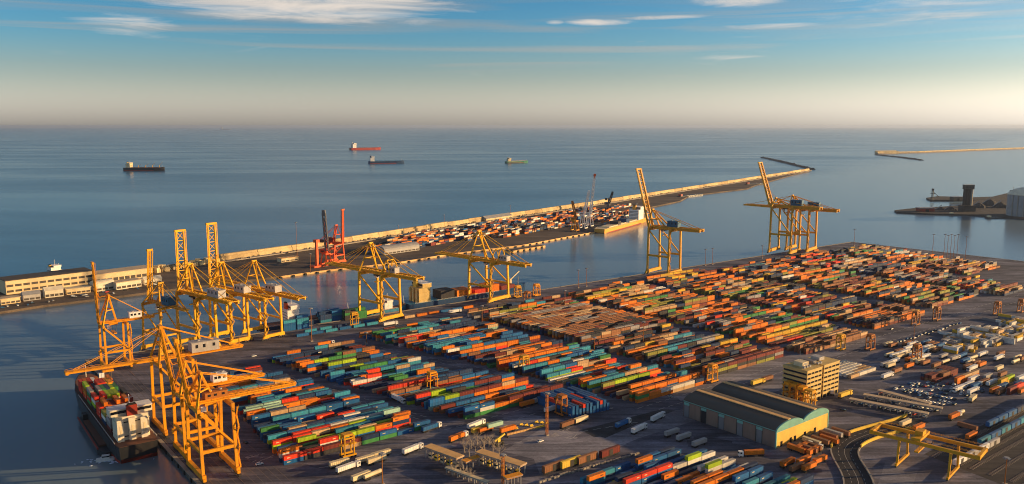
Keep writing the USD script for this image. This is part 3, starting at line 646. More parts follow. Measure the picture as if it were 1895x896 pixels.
for i, c in enumerate(ALL):
    ok, w = inframe(cpos(c))
    if ok and c[9]: cand.append((w, i))
chosen = {i for _, i in sorted(cand)[:300]}
# in view but too far to matter singly, or hidden inside the stacks: one object
seen = {}
for i in sorted(chosen):
    c = ALL[i]; col = {'white': 'white', 'black': 'near black', 'tan': 'pale tan'}.get(c[3], c[3]); l, h = c[2], c[8]
    lev = 'on the ground' if h == 1 else ('topping its stack' if l == h-1 else ('under others' if l == 0 else 'mid stack'))
    lab = f'{col} container {lev}, {ordinal(c[7])} from left, {ordinal(c[6])} row, {c[5]}'
    seen[lab] = seen.get(lab, 0)+1
    if seen[lab] > 1: lab = f'{col} container on tier {l+1}, {ordinal(c[7])} from left, {ordinal(c[6])} row, {c[5]}'
    place(CPROTO[c[3]], 'shipping_container', lab, 'container', cpos(c), UA+c[4]+(180 if rng.random() < .2 else 0), f'containers in the {c[5]}')
rest = [c for i, c in enumerate(ALL) if i not in chosen]
pi = UsdGeom.PointInstancer.Define(stage, '/World/stacked_containers')
far_body, keys = container_mesh(5), list(CC)
far = MB().raw(*far_body.mesh()).raw(*container_frame().mesh()).raw(*container_door().mesh()).mesh()
for k in keys:
    mm = usdkit.mesh(stage, '/World/stacked_containers/container_'+k.replace(' ', '_'), far, MAT['container_'+k.replace(' ', '_')])
pi.CreatePrototypesRel().SetTargets([Sdf.Path('/World/stacked_containers/container_'+k.replace(' ', '_')) for k in keys])
pi.CreateProtoIndicesAttr(Vt.IntArray([keys.index(c[3]) for c in rest]))
pi.CreatePositionsAttr(Vt.Vec3fArray.FromNumpy(np.array([cpos(c) for c in rest], np.float32)))
pi.CreateOrientationsAttr(Vt.QuathArray([Gf.Quath(Gf.Rotation(Gf.Vec3d(0, 0, 1), UA+c[4]).GetQuat()) for c in rest]))
tag(pi.GetPrim(), 'thousands of stacked orange, brown and blue containers filling the yard behind', 'containers', kind='stuff')

# ================================================================== breakwater pier across the basin, moles
BD = 55.0
def P2(lst, z=ZQ): return [at(x, y, z) for x, y in lst]
wall_px = [(-90, 549), (0, 533), (140, 514), (280, 505), (410, 484), (600, 457), (830, 420), (1060, 386), (1280, 351), (1498, 316)]
wp = P2(wall_px)
inner_px = [(1498, 317), (1470, 323), (1397, 343), (1383, 349), (1276, 362), (1258, 372), (1200, 384), (1128, 399), (1116, 407), (1112, 427), (1060, 436), (968, 453), (828, 470), (737, 485), (608, 499), (519, 511), (334, 533), (279, 540), (179, 553), (79, 565), (0, 577), (-90, 592)]
ip = P2(inner_px)
obj('breakwater_ground', MB().poly([p[:2] for p in wp]+[p[:2] for p in ip], -5, ZQ), 'pier_ground', kind='structure', label='brown ground of the long breakwater pier')
def path_wall(pts, prof):
    """sweep a cross-section [(offset to the left, z)] along level points."""
    pts = [np.asarray(p) for p in pts]; rings = []
    for i, p in enumerate(pts):
        a = pts[max(i-1, 0)]; b = pts[min(i+1, len(pts)-1)]; d = (b-a)[:2]; d = d/np.linalg.norm(d); n = np.array([-d[1], d[0]])
        rings.append(np.array([[p[0]+n[0]*o, p[1]+n[1]*o, z] for o, z in prof]))
    return MB().loft(rings)
def dense(pts, step):
    out = []
    for a, b in zip(pts, pts[1:]):
        k = max(1, int(np.linalg.norm(b-a)/step)); out += [a+(b-a)*j/k for j in range(k)]
    return out+[pts[-1]]
bw = thing('breakwater', 'long sunlit breakwater wall running out to sea behind the pier', 'breakwater')
wl = wp[4:]
rw = np.random.RandomState(8); dl = dense(wl, 58)
for i in range(len(dl)-1):
    d_ = (dl[i+1]-dl[i])/np.linalg.norm(dl[i+1]-dl[i]); j_ = rw.uniform(-.5, .5)
    obj('wall_segment', path_wall([dl[i]+d_*.25, dl[i+1]-d_*.25], [(rw.uniform(-.25, .25), ZQ-.5), (0, ZQ+6.5+j_*.4), (1.6, ZQ+6.5+j_*.4), (1.6+rw.uniform(-.2, .2), ZQ+9.3+j_), (7, ZQ+9.3+j_), (7, ZQ-.5)]), 'kerb_pale' if i % 3 else 'kerb_worn', bw)
bo = MB()
for p_ in dense(wl, 9):
    for k in range(2):
        if rw.rand() < .45: continue
        q_ = p_+np.array([rw.uniform(2, 9)*.819, -rw.uniform(2, 9)*.574, 0])*rw.uniform(.3, 1.4); s_ = rw.uniform(1.2, 3.6)
        bo.cbox([q_[0], q_[1], ZQ+.6], s_, s_*rw.uniform(.6, 1), s_*rw.uniform(.5, 1), rw.uniform(0, 90))
obj('boulders', bo, 'rubble', bw, kind='stuff')
obj('roadway', path_wall(dense(wl, 60), [(-9, ZQ-.4), (-9, ZQ+1.2), (-.05, ZQ+1.2), (-.05, ZQ-.4)]), 'concrete', bw)
rk = path_wall(dense(wp, 25), [(7.1, ZQ+5), (14, ZQ+4), (24, 1.), (32, -3), (7.1, -3)])
v, f = rk.mesh(); rs = np.random.RandomState(3); v = v+rs.normal(0, 0.9, v.shape)*(v[:, 2:] > 0)
obj('rock_slope', (v, f), 'rubble', bw)
bl = MB(); rs = np.random.RandomState(5)
for p in dense(wp[3:5], 5.5):
    for k in range(6):
        q = p+np.array([rs.uniform(-10, 4), rs.uniform(-9, 10), 0]); s = rs.uniform(3, 7)
        bl.cbox([q[0], q[1], ZQ-.3], s, s*rs.uniform(.6, 1), s*rs.uniform(.5, 1.3), rs.uniform(0, 90))
obj('concrete_blocks', bl, 'kerb_pale', bw, kind='stuff')
pw = P2([(1112, 427), (1060, 436), (968, 453), (828, 470), (737, 485), (608, 499), (519, 511)])
qw = thing('quay_wall', 'tan quay face of the breakwater pier opposite the yellow cranes', 'quay wall')
obj('wall_face', path_wall(pw[::-1], [(-.8, -2), (-.8, ZQ-.1), (-.04, ZQ-.1), (-.04, -2)]), 'ridge_tan', qw)
fd = MB()
for i, p in enumerate(dense(pw, 16)):
    d = (pw[-1]-pw[0]); n = np.array([d[1], -d[0], 0])/np.linalg.norm(d)
    fd.cbox([p[0]-n[0]*1.2, p[1]-n[1]*1.2, -.4], 3.6, 1.6, 2.2, BD)
obj('fender_row', fd, 'rubber', qw, kind='stuff')

def dike(name, label, pxs, w, h, mat, z=0., jit=1.2, group=None, cap=None):
    pts = dense(P2(pxs, 0.), 22)
    m = path_wall(pts, [(-w, -2), (-w*.45, h), (w*.45, h), (w, -2)]); v, f = m.mesh(); rs = np.random.RandomState(len(pxs)+int(pxs[0][0]))
    v = v+rs.normal(0, jit, v.shape)*(v[:, 2:] > -1)
    t = thing(name, label, 'breakwater', group=group); obj('rock_slope', (v, f), mat, t)
    if cap: obj('crest_wall', path_wall(pts, [(-cap[0], h-1), (-cap[0], h+cap[1]), (cap[0], h+cap[1]), (cap[0], h-1)]), cap[2], t)
    return t
dike('rock_breakwater', 'dark rock spur angled back from the tip of the long breakwater', [(1411, 292), (1455, 302), (1503, 314)], 16, 6, 'dark_rock')
dike('rock_breakwater', 'far pale breakwater near the right edge of the horizon', [(1622, 285), (1700, 283), (1800, 279), (1990, 272)], 18, 6, 'rubble', cap=(8, 6, 'kerb_pale'))
dike('rock_breakwater', 'low dark rock spur in front of the far pale breakwater', [(1622, 287), (1660, 291), (1706, 297)], 16, 5, 'dark_rock')
t = thing('pier_head', 'bright block at the left end of the far pale breakwater', 'pier head', at(1641, 284.5, 0), 22)
obj('block', MB().box(-95, -14, -2, 95, 14, 17), 'kerb_pale', t); obj('parapet', MB().box(-95, 8, 17, 95, 14, 21), 'kerb_pale', t)

mole_px = [(1655, 390), (1690, 386), (1730, 384), (1775, 381), (1800, 372), (1838, 366), (1866, 358), (1960, 352), (1960, 410), (1880, 404), (1850, 402), (1800, 398), (1720, 396), (1660, 393)]
obj('mole_ground', MB().poly([p[:2] for p in P2(mole_px, 2.)], -5, 3.0), 'dark_rock', kind='structure', label='dark mole with the silo and domed tank at the right')
obj('outer_mole_ground', MB().poly([p[:2] for p in P2([(1714, 367), (1735, 364), (1800, 366), (1836, 365), (1870, 357), (1872, 367), (1830, 371), (1783, 371), (1722, 371)], 2.)], -5, 3.4), 'dark_rock', kind='structure', label='thin outer mole behind the silo')
for k, (x, y, r_, h_) in enumerate(((1812, 384, 17, 11), (1832, 380, 20, 14), (1852, 384, 18, 12), (1760, 389, 13, 8), (1742, 388, 10, 6))):
    t = thing('stockpile', f'dark heap of bulk cargo on the mole beside the silo, {ordinal(k)} of five', 'stockpile', at(x, y, 3)); rs = np.random.RandomState(70+k)
    rr = [np.c_[r_*q_*(1+.12*rs.randn(24))*np.cos(ang[::4]), r_*q_*(1+.12*rs.randn(24))*np.sin(ang[::4]), np.full(24, z_*h_)] for q_, z_ in ((1., -.05), (.75, .35), (.42, .72), (.08, 1.))]
    obj('heap', MB().loft(rr), 'dark_rock', t); obj('conveyor', MB().beam([-r_*1.1, 2, 1], [0, 0, h_+4], 1.2), 'grey_steel', t)
# silo tower
B = at(1789, 391, 3); t = thing('silo_tower', 'tall dark silo tower on the mole at the right', 'silo', B, 0)
m = MB()
obj('base_block', MB().box(-14, -10, 0, 14, 10, 13), 'dark_rock', t)
for k in range(4):
    c = MB().cyl([-7.5+5*k, 0, 12.9], 3.2, 36, 14); obj('silo_cell', c, 'concrete' if k == 3 else 'dark_rock', t, smooth=40)  # right-hand cell paler: its sunlit side put into the colour
h = obj('head_house', MB().box(-10.6, -5, 48.9, 10.6, 5, 58), 'roof_dark', t)
obj('roof_slab', MB().box(-11, -5.4, 58, 11, 5.4, 58.7), 'concrete', h)
w = MB()
for k in range(6): w.box(-9+3.2*k, -5.05, 52, -7.2+3.2*k, -4.9, 55)
obj('window_row', w, 'window_dark', h)
B = at(1899, 399, 3); t = thing('domed_tank', 'huge grey domed storage tank cut by the right edge', 'tank', B, 0)
obj('wall', MB().cyl([0, 0, 0], 37, 44, 48), 'grey_steel', t, smooth=40)
rr = [np.c_[r*np.cos(ang[::2]), r*np.sin(ang[::2]), np.full(48, z)] for r, z in ((37.6, 44), (37.6, 45.2), (33, 50), (25, 55), (14, 58.5), (3, 60))]
obj('dome', MB().loft(rr), 'white_wall', t, smooth=40)
for k in range(10): obj('buttress', MB().cbox([37.4*math.cos(-2.9+.3*k), 37.4*math.sin(-2.9+.3*k), 0], 1.4, 1.4, 44, math.degrees(-2.9+.3*k)), 'concrete', t)
t = thing('stair_tower', 'slim pale tower against the left side of the domed tank', 'tower', at(1871, 398, 3), 0)
obj('shaft', MB().box(-4, -4, 0, 4, 4, 50), 'concrete', t); obj('cap', MB().box(-4.6, -4.6, 50, 4.6, 4.6, 52), 'roof_dark', t); obj('mast', MB().tube([[0, 0, 52], [0, 0, 60]], .4), 'grey_steel', t)
t = thing('storage_shed', 'small boxy shed on the outer mole left of the silo', 'shed', at(1770, 371, 3.4), 10)
obj('wall', MB().box(-14, -7, 0, 14, 7, 9), 'roof_dark', t); obj('roof', MB().box(-14.6, -7.6, 9, 14.6, 7.6, 9.8), 'grey_steel', t); obj('door', MB().box(-3, -7.1, 0, 3, -6.95, 6), 'window_dark', t)
t = thing('loading_tower', 'thin dark loading tower at the tip of the outer mole', 'tower', at(1725, 372, 3), 0)
for x in (-2.5, 2.5):
    for y in (-2.5, 2.5): obj('leg', MB().beam([x, y, 0], [x*.6, y*.6, 26], .8), 'dark_steel', t)
obj('platform', MB().box(-4, -4, 18, 4, 4, 19), 'dark_steel', t); obj('loading_arm', MB().beam([0, 0, 24], [18, 4, 10], 1.0), 'dark_steel', t); obj('head', MB().box(-2, -2, 26, 2, 2, 31), 'dark_steel', t)
t = thing('storage_shed', 'low dark shed with grey roof on the near mole edge', 'shed', at(1712, 391, 3), 5)
obj('wall', MB().box(-17, -8, 0, 17, 8, 7), 'hull_red', t); obj('roof', MB().box(-18, -9, 7, 18, 9, 8.2), 'grey_steel', t); obj('door', MB().box(-4, -8.1, 0, 4, -7.9, 5), 'window_dark', t)
for (px_, py_, nm) in ((1772, 398, 'flat dark barge moored along the mole, left one'), (1842, 404, 'flat dark barge moored under the domed tank')):
    t = thing('barge', nm, 'barge', at(px_, py_, 0), 3)
    obj('hull', MB().poly([(-20, -5), (20, -5), (24, 0), (20, 5), (-20, 5)], -1, 2.4), 'hull_black', t); obj('deckhouse', MB().box(-17, -3, 2.4, -11, 3, 6), 'cream_paint', t)

# ------------------------------------------------------------------ halls at the left end of the pier
def hall(label, ax, bx, depth, h, wallm, roofm, cols, rows, roof='flat', y_off=0):
    A, B = at(*ax), at(*bx); d = B-A; L = float(np.linalg.norm(d)); rot = math.degrees(math.atan2(d[1], d[0]))
    t = thing('harbour_hall', label, 'hall', A, rot)
    wl_ = obj('wall', MB().box(0, 0, -.2, L, depth, h), wallm, t)
    if roof == 'flat':
        obj('roof', MB().box(-.8, -.8, h, L+.8, depth+.8, h+.7), roofm, t)
    elif roof == 'barrel':
        n = 9; th = np.linspace(0, math.pi, n); ring = [np.array([[x, depth/2-(depth/2+.5)*math.cos(a), h+depth*.28*math.sin(a)] for a in th]) for x in (-.4, L+.4)]
        obj('roof', MB().loft(ring), roofm, t)
    else:
        ring = [np.array([[x, -.6, h], [x, depth+.6, h], [x, depth/2, h+depth*.28]]) for x in (-.5, L+.5)]
        obj('roof', MB().loft(ring), roofm, t)
    for j in range(rows):
        z0 = h*(0.14+0.80*j/rows); z1 = z0+h*0.30/rows*1.1
        for i in range(cols):
            x0 = L*(i+.10)/cols; x1 = L*(i+.90)/cols
            w_ = obj('window', MB().box(x0, -.08, z0, x1, .1, z1), 'roof_dark', wl_)
    return t
hall('long cream hall with two rows of dark windows at the left end of the pier', (12, 546), (173, 525), 30, 15.5, 'pale_wall', 'roof_dark', 11, 2)
hall('flat cream shed with window band right of the long hall', (176, 526), (283, 512), 26, 11, 'pale_wall', 'roof_tan', 10, 1)
hall('white arched shed in front of the cream shed', (178, 540), (212, 535), 16, 7, 'white_wall', 'white_wall', 3, 1, 'barrel')
hall('white flat workshop right of the arched shed', (216, 537), (262, 530), 14, 8, 'white_wall', 'roof_tan', 5, 1)
hall('small pale workshop in the row before the long hall, leftmost', (2, 565), (38, 560), 12, 6, 'pale_wall', 'roof_tan', 4, 1)
hall('grey gabled workshop in the row before the long hall', (44, 558), (76, 554), 12, 6.5, 'house_grey', 'grey_steel', 3, 1, 'gable')
hall('white gabled workshop with pale roof before the long hall', (84, 552), (118, 548), 12, 8, 'white_wall', 'white_wall', 4, 1, 'gable')
hall('cream workshop before the right end of the long hall', (124, 546), (168, 541), 12, 6, 'pale_wall', 'cream_paint', 5, 1)
hall('white gabled boat shed at the right end of the row', (268, 528), (300, 524), 12, 6, 'white_wall', 'white_wall', 3, 1, 'gable')
hall('long low grey shed on the pier behind the lowered yellow boom', (712, 472), (776, 463), 22, 6, 'house_grey', 'grey_steel', 9, 1, 'barrel')
hall('long low tan shed beside the breakwater wall', (900, 411), (948, 404), 18, 6, 'pale_wall', 'grey_steel', 7, 1, 'gable')
hall('small tan warehouse on the pier left of the red crane', (521, 486), (552, 482), 12, 5, 'cream_paint', 'ridge_tan', 4, 1)
rv = random.Random(11)
for k in range(26):
    px_ = rv.uniform(5, 300); py_ = 575-px_*.137-rv.uniform(3, 9)
    s = 'car' if k % 2 else 'van'
    PIERCARS = globals().setdefault('PIERCARS', []); PIERCARS.append((px_, py_, s))

# ------------------------------------------------------------------ containers on the pier: too small and many to show singly
P_PIER = {'navy': 18, 'black': 14, 'orange': 20, 'maroon': 14, 'white': 13, 'tan': 10, 'blue': 5, 'brown': 6}
pc = []
BU, BV = dirv(BD), dirv(BD-90)
def pier_block(a, n, rows, step=4.0):
    o = at(*a)
    for r in range(rows):
        base = rng.choice((1, 1, 2, 3))
        for i in range(n):
            h = base if rng.random() < .7 else rng.choice((0, 1, 2, 3))
            for l in range(h):
                pc.append((o+BU*i*12.3+BV*r*step+[0, 0, .03+l*2.48], pick(P_PIER)))
for (x_, y0_, y1_, n_) in ((740, 442, 466, 7), (780, 436, 464, 7), (832, 430, 462, 5), (862, 422, 456, 6), (905, 416, 450, 6), (948, 410, 446, 6), (990, 404, 440, 6), (1032, 398, 433, 5), (1068, 392, 424, 4)):
    o_ = at(x_, y0_); depth_ = abs(float((at(x_, y1_)-o_)@BV)); rows_ = int(depth_/7.5)
    pier_block((x_, y0_), n_, rows_, 7.5)
pier_block((664, 464), 8, 9, 6); pier_block((705, 452), 6, 12, 7); pier_block((1120, 387), 8, 4, 6)
p2 = UsdGeom.PointInstancer.Define(stage, '/World/pier_containers')
for k in keys: usdkit.mesh(stage, '/World/pier_containers/container_'+k.replace(' ', '_'), far, MAT['container_'+k.replace(' ', '_')])
p2.CreatePrototypesRel().SetTargets([Sdf.Path('/World/pier_containers/container_'+k.replace(' ', '_')) for k in keys])
p2.CreateProtoIndicesAttr(Vt.IntArray([keys.index(c[1]) for c in pc])); p2.CreatePositionsAttr(Vt.Vec3fArray.FromNumpy(np.array([c[0] for c in pc], np.float32)))
p2.CreateOrientationsAttr(Vt.QuathArray([Gf.Quath(Gf.Rotation(Gf.Vec3d(0, 0, 1), BD).GetQuat()) for c in pc]))
tag(p2.GetPrim(), 'jumble of dark and orange containers stacked on the breakwater pier', 'containers', kind='stuff')

# ------------------------------------------------------------------ harbour cranes on the pier
def slewing_crane(label, base, tip_px, mat, jibmat, gauge=11, hz=16, rot=BD, head=None, tower=None):
    """portal, tower and a luffing lattice jib."""
    O = at(*base); t = thing('harbour_crane', label, 'crane', O, 0)
    tx, tz = hit(O, np.array([1., 0, 0]), *tip_px)
    a = math.radians(rot); R = lambda x, y: np.array([x*math.cos(a)-y*math.sin(a), x*math.sin(a)+y*math.cos(a)])
    for sx in (-1, 1):
        for sy in (-1, 1):
            p = R(sx*gauge/2, sy*gauge/2); q = R(sx*gauge*.3, sy*gauge*.3)
            obj('leg', MB().beam([*p, 1.2], [*q, hz], 1.6, 1.6), mat, t); b = MB().cbox([*p, 0], 4, 1.5, 1.4, rot); obj('bogie', b, 'dark_steel', t)
    for sy in (-1, 1):
        p, q = R(-gauge/2, sy*gauge/2), R(gauge/2, sy*gauge/2); obj('sill_beam', MB().beam([*p, 2.6], [*q, 2.6], 1.2, 1.8), mat, t)
    obj('portal_deck', MB().cbox([0, 0, hz], gauge*.8, gauge*.8, 1.6, rot), mat, t)
    tw = tower or hz+16
    obj('tower', MB().beam([0, 0, hz+1.6], [0, 0, tw], 3.2, 3.2, 2.2, 2.2), mat, t)
    hs = obj('machinery_house', MB().cbox([-3.5, 2, hz+1.7], 9, 6, 5, 0), mat, t); obj('window', MB().box(-7, -1.1, hz+3.4, -1, -.95, hz+5), 'window_dark', hs)
    d = np.array([tx, 0, tz-hz-5]); L = np.linalg.norm(d); m = MB(); P = np.array([1.5, 0, hz+5])
    lattice(m, P, P+d*.985, 3.6, 3.6, max(6, int(L//7)), .75); obj('jib', m, jibmat, t)
    m = MB(); e = P+d; m.beam(e-d/L*5, e+d/L*3, 4.2, 4.2); obj('jib_head', m, head or jibmat, t)
    m = MB()
    for sy in (-1, 1): m.beam([0, sy, tw], P+d*.8+np.array([0, sy, 0]), .3)
    obj('jib_stay', m, mat, t)
    obj('counterweight', MB().box(-8, -2.5, tw-4, -3, 2.5, tw), 'dark_steel', t)
    return t
slewing_crane('grey mobile crane leaning beside the red crane on the pier', (604, 492), (597, 393), 'crane_red', 'crane_grey', tower=36)
slewing_crane('white lattice jib crane with red tip on the pier, the taller one', (1091, 420), (1099, 325), 'crane_white', 'crane_white', head='crane_red', hz=20)
slewing_crane('pale grey pier crane just left of the red tipped one', (1080, 424), (1088, 356), 'crane_white', 'crane_white', hz=24)
slewing_crane('orange pier crane left of the pale cranes, short jib', (1064, 428), (1058, 375), 'crane_orange', 'crane_rust', hz=18)
slewing_crane('dark small jib crane near the breakwater behind the orange ship', (1126, 388), (1132, 357), 'crane_grey', 'dark_steel', gauge=8, hz=10)
t = sts_crane('red crane on the pier with its red boom straight up', (628, 488), dirv(BD-90), 19, 16, (634, 452), (634, 388), (622, 417), (590, 446), 'crane_red', ((612, 444), 'hull_red', 12, 6, 5), 'box', thick=1.1)
t = thing('crane_portal', 'red crane column with broad foot left of the red crane', 'crane', at(587, 494), BD)
obj('column', MB().beam([0, 0, 2], [0, 0, 33], 4, 4, 2.6, 2.6), 'crane_red', t); obj('foot', MB().box(-9, -5, 0, 9, 5, 2.2), 'crane_red', t); obj('cap', MB().box(-3, -3, 33, 3, 3, 37), 'crane_red', t)
obj('ladder', MB().beam([2.6, 0, 2], [2.0, 0, 33], .5), 'crane_grey', t)

# ================================================================== ships
def ship(label, stern, bow, beam, fb, hullm, deckm, housem, house_at=0.14, house=(10, 0.8, 12), funnel='hull_red', sheer=3., cranes=0, hatches=0, bands=None, house_label=None, z=0., name='cargo_ship', cat='ship', crane_mat='cream_paint', blocks=False):
    """stern, bow: points on the waterline."""
    d = bow-stern; L = float(np.linalg.norm(d[:2])); rot = math.degrees(math.atan2(d[1], d[0]))
    t = thing(name, label, cat, stern*[1, 1, 0], rot)
    st = [(0, .80, .86), (.03, .92, .95), (.12, 1, 1), (.6, 1, 1), (.8, .82, .95), (.92, .42, .66), (.98, .12, .34), (1.0, .015, .10)]
    def ring(x, kb, db, z0, z1): b0, b1 = kb*beam/2, db*beam/2; return np.array([[x, -b1, z1], [x, -b0, z0], [x, b0, z0], [x, b1, z1]])
    rings = [ring(x*L+(x > .9)*(x-.9)*10*2.2*(1 if i else 1), k, dd, -1.5, fb+max(0, (x-.7)/.3)**2*sheer) for i, (x, k, dd) in enumerate(st)]
    obj('hull', MB().loft(rings), hullm, t)
    rings = [ring(x*L, k*1.004, k*1.006+.004, -1.4, fb*.22) for x, k, dd in st[:-1]]
    obj('boot_topping', MB().loft(rings), 'hull_red', t)
    dk = [np.array([[r[0, 0], r[0, 1]*.96, r[0, 2]+.02], [r[0, 0], r[0, 1]*.96, r[0, 2]+.1], [r[3, 0], r[3, 1]*.96, r[3, 2]+.1], [r[3, 0], r[3, 1]*.96, r[3, 2]+.02]]) for r in [ring(x*L, k, dd, -1.5, fb+max(0, (x-.7)/.3)**2*sheer) for x, k, dd in st[:-1]]]
    obj('deck', MB().loft(dk), deckm, t)
    hl, hw, hh = house; x0 = L*house_at-hl/2; w = hw*beam
    hz = fb+.1; n = max(2, int(hh//2.8)); body = obj('superstructure', MB().box(x0, -w/2, hz, x0+hl, w/2, hz+hh*.78), housem, t)
    if blocks:
        for q_ in (-.42, -.05, .30):
            obj('stair_block', MB().box(x0-1.6, q_*w, hz, x0+.02, q_*w+w*.2, hz+hh*(.74-.12*abs(q_))), housem, body)
            obj('port_hole', MB().box(x0-1.66, q_*w+w*.06, hz+hh*.2, x0-1.55, q_*w+w*.12, hz+hh*.5), 'cream_paint', body)
    for k in range(1, n-1, 3 if blocks else 1):
        z_ = hz+hh*.78*k/(n-1)-.9
        b = MB().box(x0-.06, -w/2*.92, z_, x0+hl+.06, w/2*.92, z_+.8); obj('window_row', b, 'window_dark', body)
        obj('deck_edge', MB().box(x0-.8, -w/2-.3, z_+.95, x0+hl+.8, w/2+.3, z_+1.1), housem, body)
    br = obj('bridge', MB().box(x0+hl*.25, -beam*.48, hz+hh*.78, x0+hl+.3, beam*.48, hz+hh), housem, t)
    obj('bridge_window', MB().box(x0+hl*.25-.05, -beam*.46, hz+hh*.86, x0+hl+.36, beam*.46, hz+hh*.95), 'window_dark', br)
    obj('bridge_roof', MB().box(x0+hl*.2, -beam*.49, hz+hh, x0+hl+.6, beam*.49, hz+hh+.25), 'white_paint', br)
    fu = obj('funnel', MB().box(x0+hl*.02, -w*.16, hz+hh*.78, x0+hl*.22, w*.16, hz+hh*1.12), funnel, t); obj('funnel_top', MB().box(x0+hl*.04, -w*.13, hz+hh*1.12, x0+hl*.2, w*.13, hz+hh*1.17), 'rubber', fu)
    m = MB().tube([[x0+hl*.6, 0, hz+hh], [x0+hl*.6, 0, hz+hh+7]], .22); m.beam([x0+hl*.6, -2.5, hz+hh+5], [x0+hl*.6, 2.5, hz+hh+5], .2); obj('radar_mast', m, 'white_paint', t)
    obj('foremast', MB().tube([[L*.95, 0, fb+sheer*.6], [L*.95, 0, fb+sheer+8]], .25), housem, t)
    rl = MB()
    for sy in (-1, 1):
        y = sy*beam*.47
        for z_ in (.6, 1.1): rl.beam([L*.04, y, fb+z_], [L*.72, y, fb+z_], .1)
        for k in range(20): rl.beam([L*(.04+.68*k/19), y, fb], [L*(.04+.68*k/19), y, fb+1.1], .1)
    obj('railing', rl, 'white_paint', t)
    xa, xb = (x0+hl+3, L*.9) if house_at < .5 else (L*.1, x0-3)
    for k in range(hatches):
        a_, b_ = xa+(xb-xa)*k/hatches+1, xa+(xb-xa)*(k+1)/hatches-2
        obj('hatch_cover', MB().box(a_, -beam*.36, fb+.1, b_, beam*.36, fb+1.7), deckm, t)
    for k in range(cranes):
        x = xa+(xb-xa)*(k+.98)/max(cranes, 1)-2; m = MB().beam([x, 0, fb], [x, 0, fb+10], 2.2); m.beam([x, 0, fb+9], [x+14*(1 if k % 2 else .8), 2, fb+13+4*k], 1.0); obj('deck_crane', m, crane_mat, t)
    if bands:
        for (a_, b_, hgt, mt_) in bands: obj('deck_load', MB().box(L*a_, -beam*.36, fb+.1, L*b_, beam*.36, fb+hgt), mt_, t)
    return t
# black feeder ship at the left quay
sA = W(-14.5, to_uv(at(262, 850, 0))[1])*[1, 1, 0]; sB = W(-14.5, to_uv(at(188, 716, 0))[1])*[1, 1, 0]
ship('black hulled container ship seen from astern, grey deckhouse, red containers forward', sA, sB, 24, 9.5, 'hull_black', 'deck_brown', 'white_wall', .10, (11, .74, 18), 'hull_red', hatches=4, blocks=True)
SL = float(np.linalg.norm(sB-sA)); sd = (sB-sA)/SL; sn = np.array([sd[1], -sd[0], 0])     # sn points to starboard, the quay
# blue feeder between the two lowered cranes
ws = lambda x, y: at(x, y, 0)
qd = U
f0 = at(757, 575, 0); f0 = Q0*[1, 1, 0]+U*to_uv(f0)[0]-V*13.5
ship('blue feeder ship with yellow deckhouse moored behind the two lowered cranes', f0, f0+U*158, 23, 6.5, 'hull_blue', 'hull_lightblue', 'ochre_wall', .12, (14, .8, 20), 'barrier_yellow', cranes=2, blocks=True, bands=[(.25, .36, 9, 'container_black'), (.38, .50, 7, 'container_orange'), (.53, .62, 5, 'container_red'), (.64, .74, 8, 'container_orange'), (.76, .88, 5, 'container_maroon')])
f1 = Q0*[1, 1, 0]+U*to_uv(at(487, 614, 0))[0]-V*13
ship('white coaster with red funnel glimpsed through the near yellow cranes', f1, f1+U*92, 18, 5, 'hull_blue', 'deck_brown', 'white_paint', .3, (11, .8, 17), 'crane_red', hatches=2)
f2 = Q0*[1, 1, 0]+U*to_uv(at(690, 588, 0))[0]-V*12
ship('small white boat behind the yellow crane legs beside the blue feeder', f2, f2+U*45, 11, 4, 'hull_lightblue', 'deck_brown', 'white_paint', .5, (9, .8, 9), 'white_paint', name='small_ship')
ship('orange hulled ship with white bow house moored at the pier end', at(1109, 432, 0), at(1196, 408, 0), 24, 8, 'hull_orange', 'cream_paint', 'white_paint', .76, (26, .85, 25), 'hull_orange', hatches=3, bands=[(.45, .52, 8, 'container_navy'), (.28, .34, 7, 'container_black')])
ship('dark bulk carrier at sea far left with pale stern house', at(231, 316, 0), at(304, 316, 0), 34, 13, 'hull_black', 'deck_brown', 'cream_paint', .12, (18, .8, 21), 'hull_orange', cranes=4, hatches=4, crane_mat='hull_orange')
ship('reddish tanker at sea, the farthest of the two middle ships', at(648, 278, 0), at(704, 277, 0), 44, 17, 'hull_red', 'deck_brown', 'white_paint', .12, (30, .8, 38), 'white_paint', hatches=5)
ship('dark blue tanker at sea below the reddish one', at(682, 303, 0), at(747, 302, 0), 34, 12, 'hull_blue', 'hull_lightblue', 'white_paint', .1, (20, .8, 24), 'hull_blue', hatches=5)
ship('pale green freighter at sea in the middle right', at(936, 302, 0), at(976, 301, 0), 24, 9, 'hull_green', 'cream_paint', 'cream_paint', .14, (16, .8, 17), 'cream_paint', hatches=4)
ship('tiny pale ship on the hazy horizon at left', at(407, 240.2, 0), at(428, 240.2, 0), 60, 40, 'crane_white', 'crane_white', 'crane_white', .15, (60, .8, 80), 'crane_white')
ship('white ferry top showing over the roof of the long cream hall', at(84, 515, 0), at(112, 511, 0), 14, 6, 'white_paint', 'white_paint', 'white_paint', .6, (12, .8, 9), 'hull_orange', name='ferry')
t = thing('barge', 'long dark bunker barge lying alongside the black ship', 'barge', at(157, 776, 0), math.degrees(math.atan2(*(at(203, 846, 0)-at(157, 776, 0))[[1, 0]])))
Lb = float(np.linalg.norm(at(203, 846, 0)-at(157, 776, 0)))
obj('hull', MB().poly([(0, -1), (4, -4), (Lb-8, -5), (Lb, -2), (Lb, 2), (Lb-8, 5), (4, 4), (0, 1)], -1, 3), 'hull_black', t)
obj('gunwale', MB().box(4, 4.2, 3, Lb-8, 4.9, 3.9), 'hull_red', t); obj('gunwale', MB().box(4, -4.9, 3, Lb-8, -4.2, 3.9), 'hull_red', t)
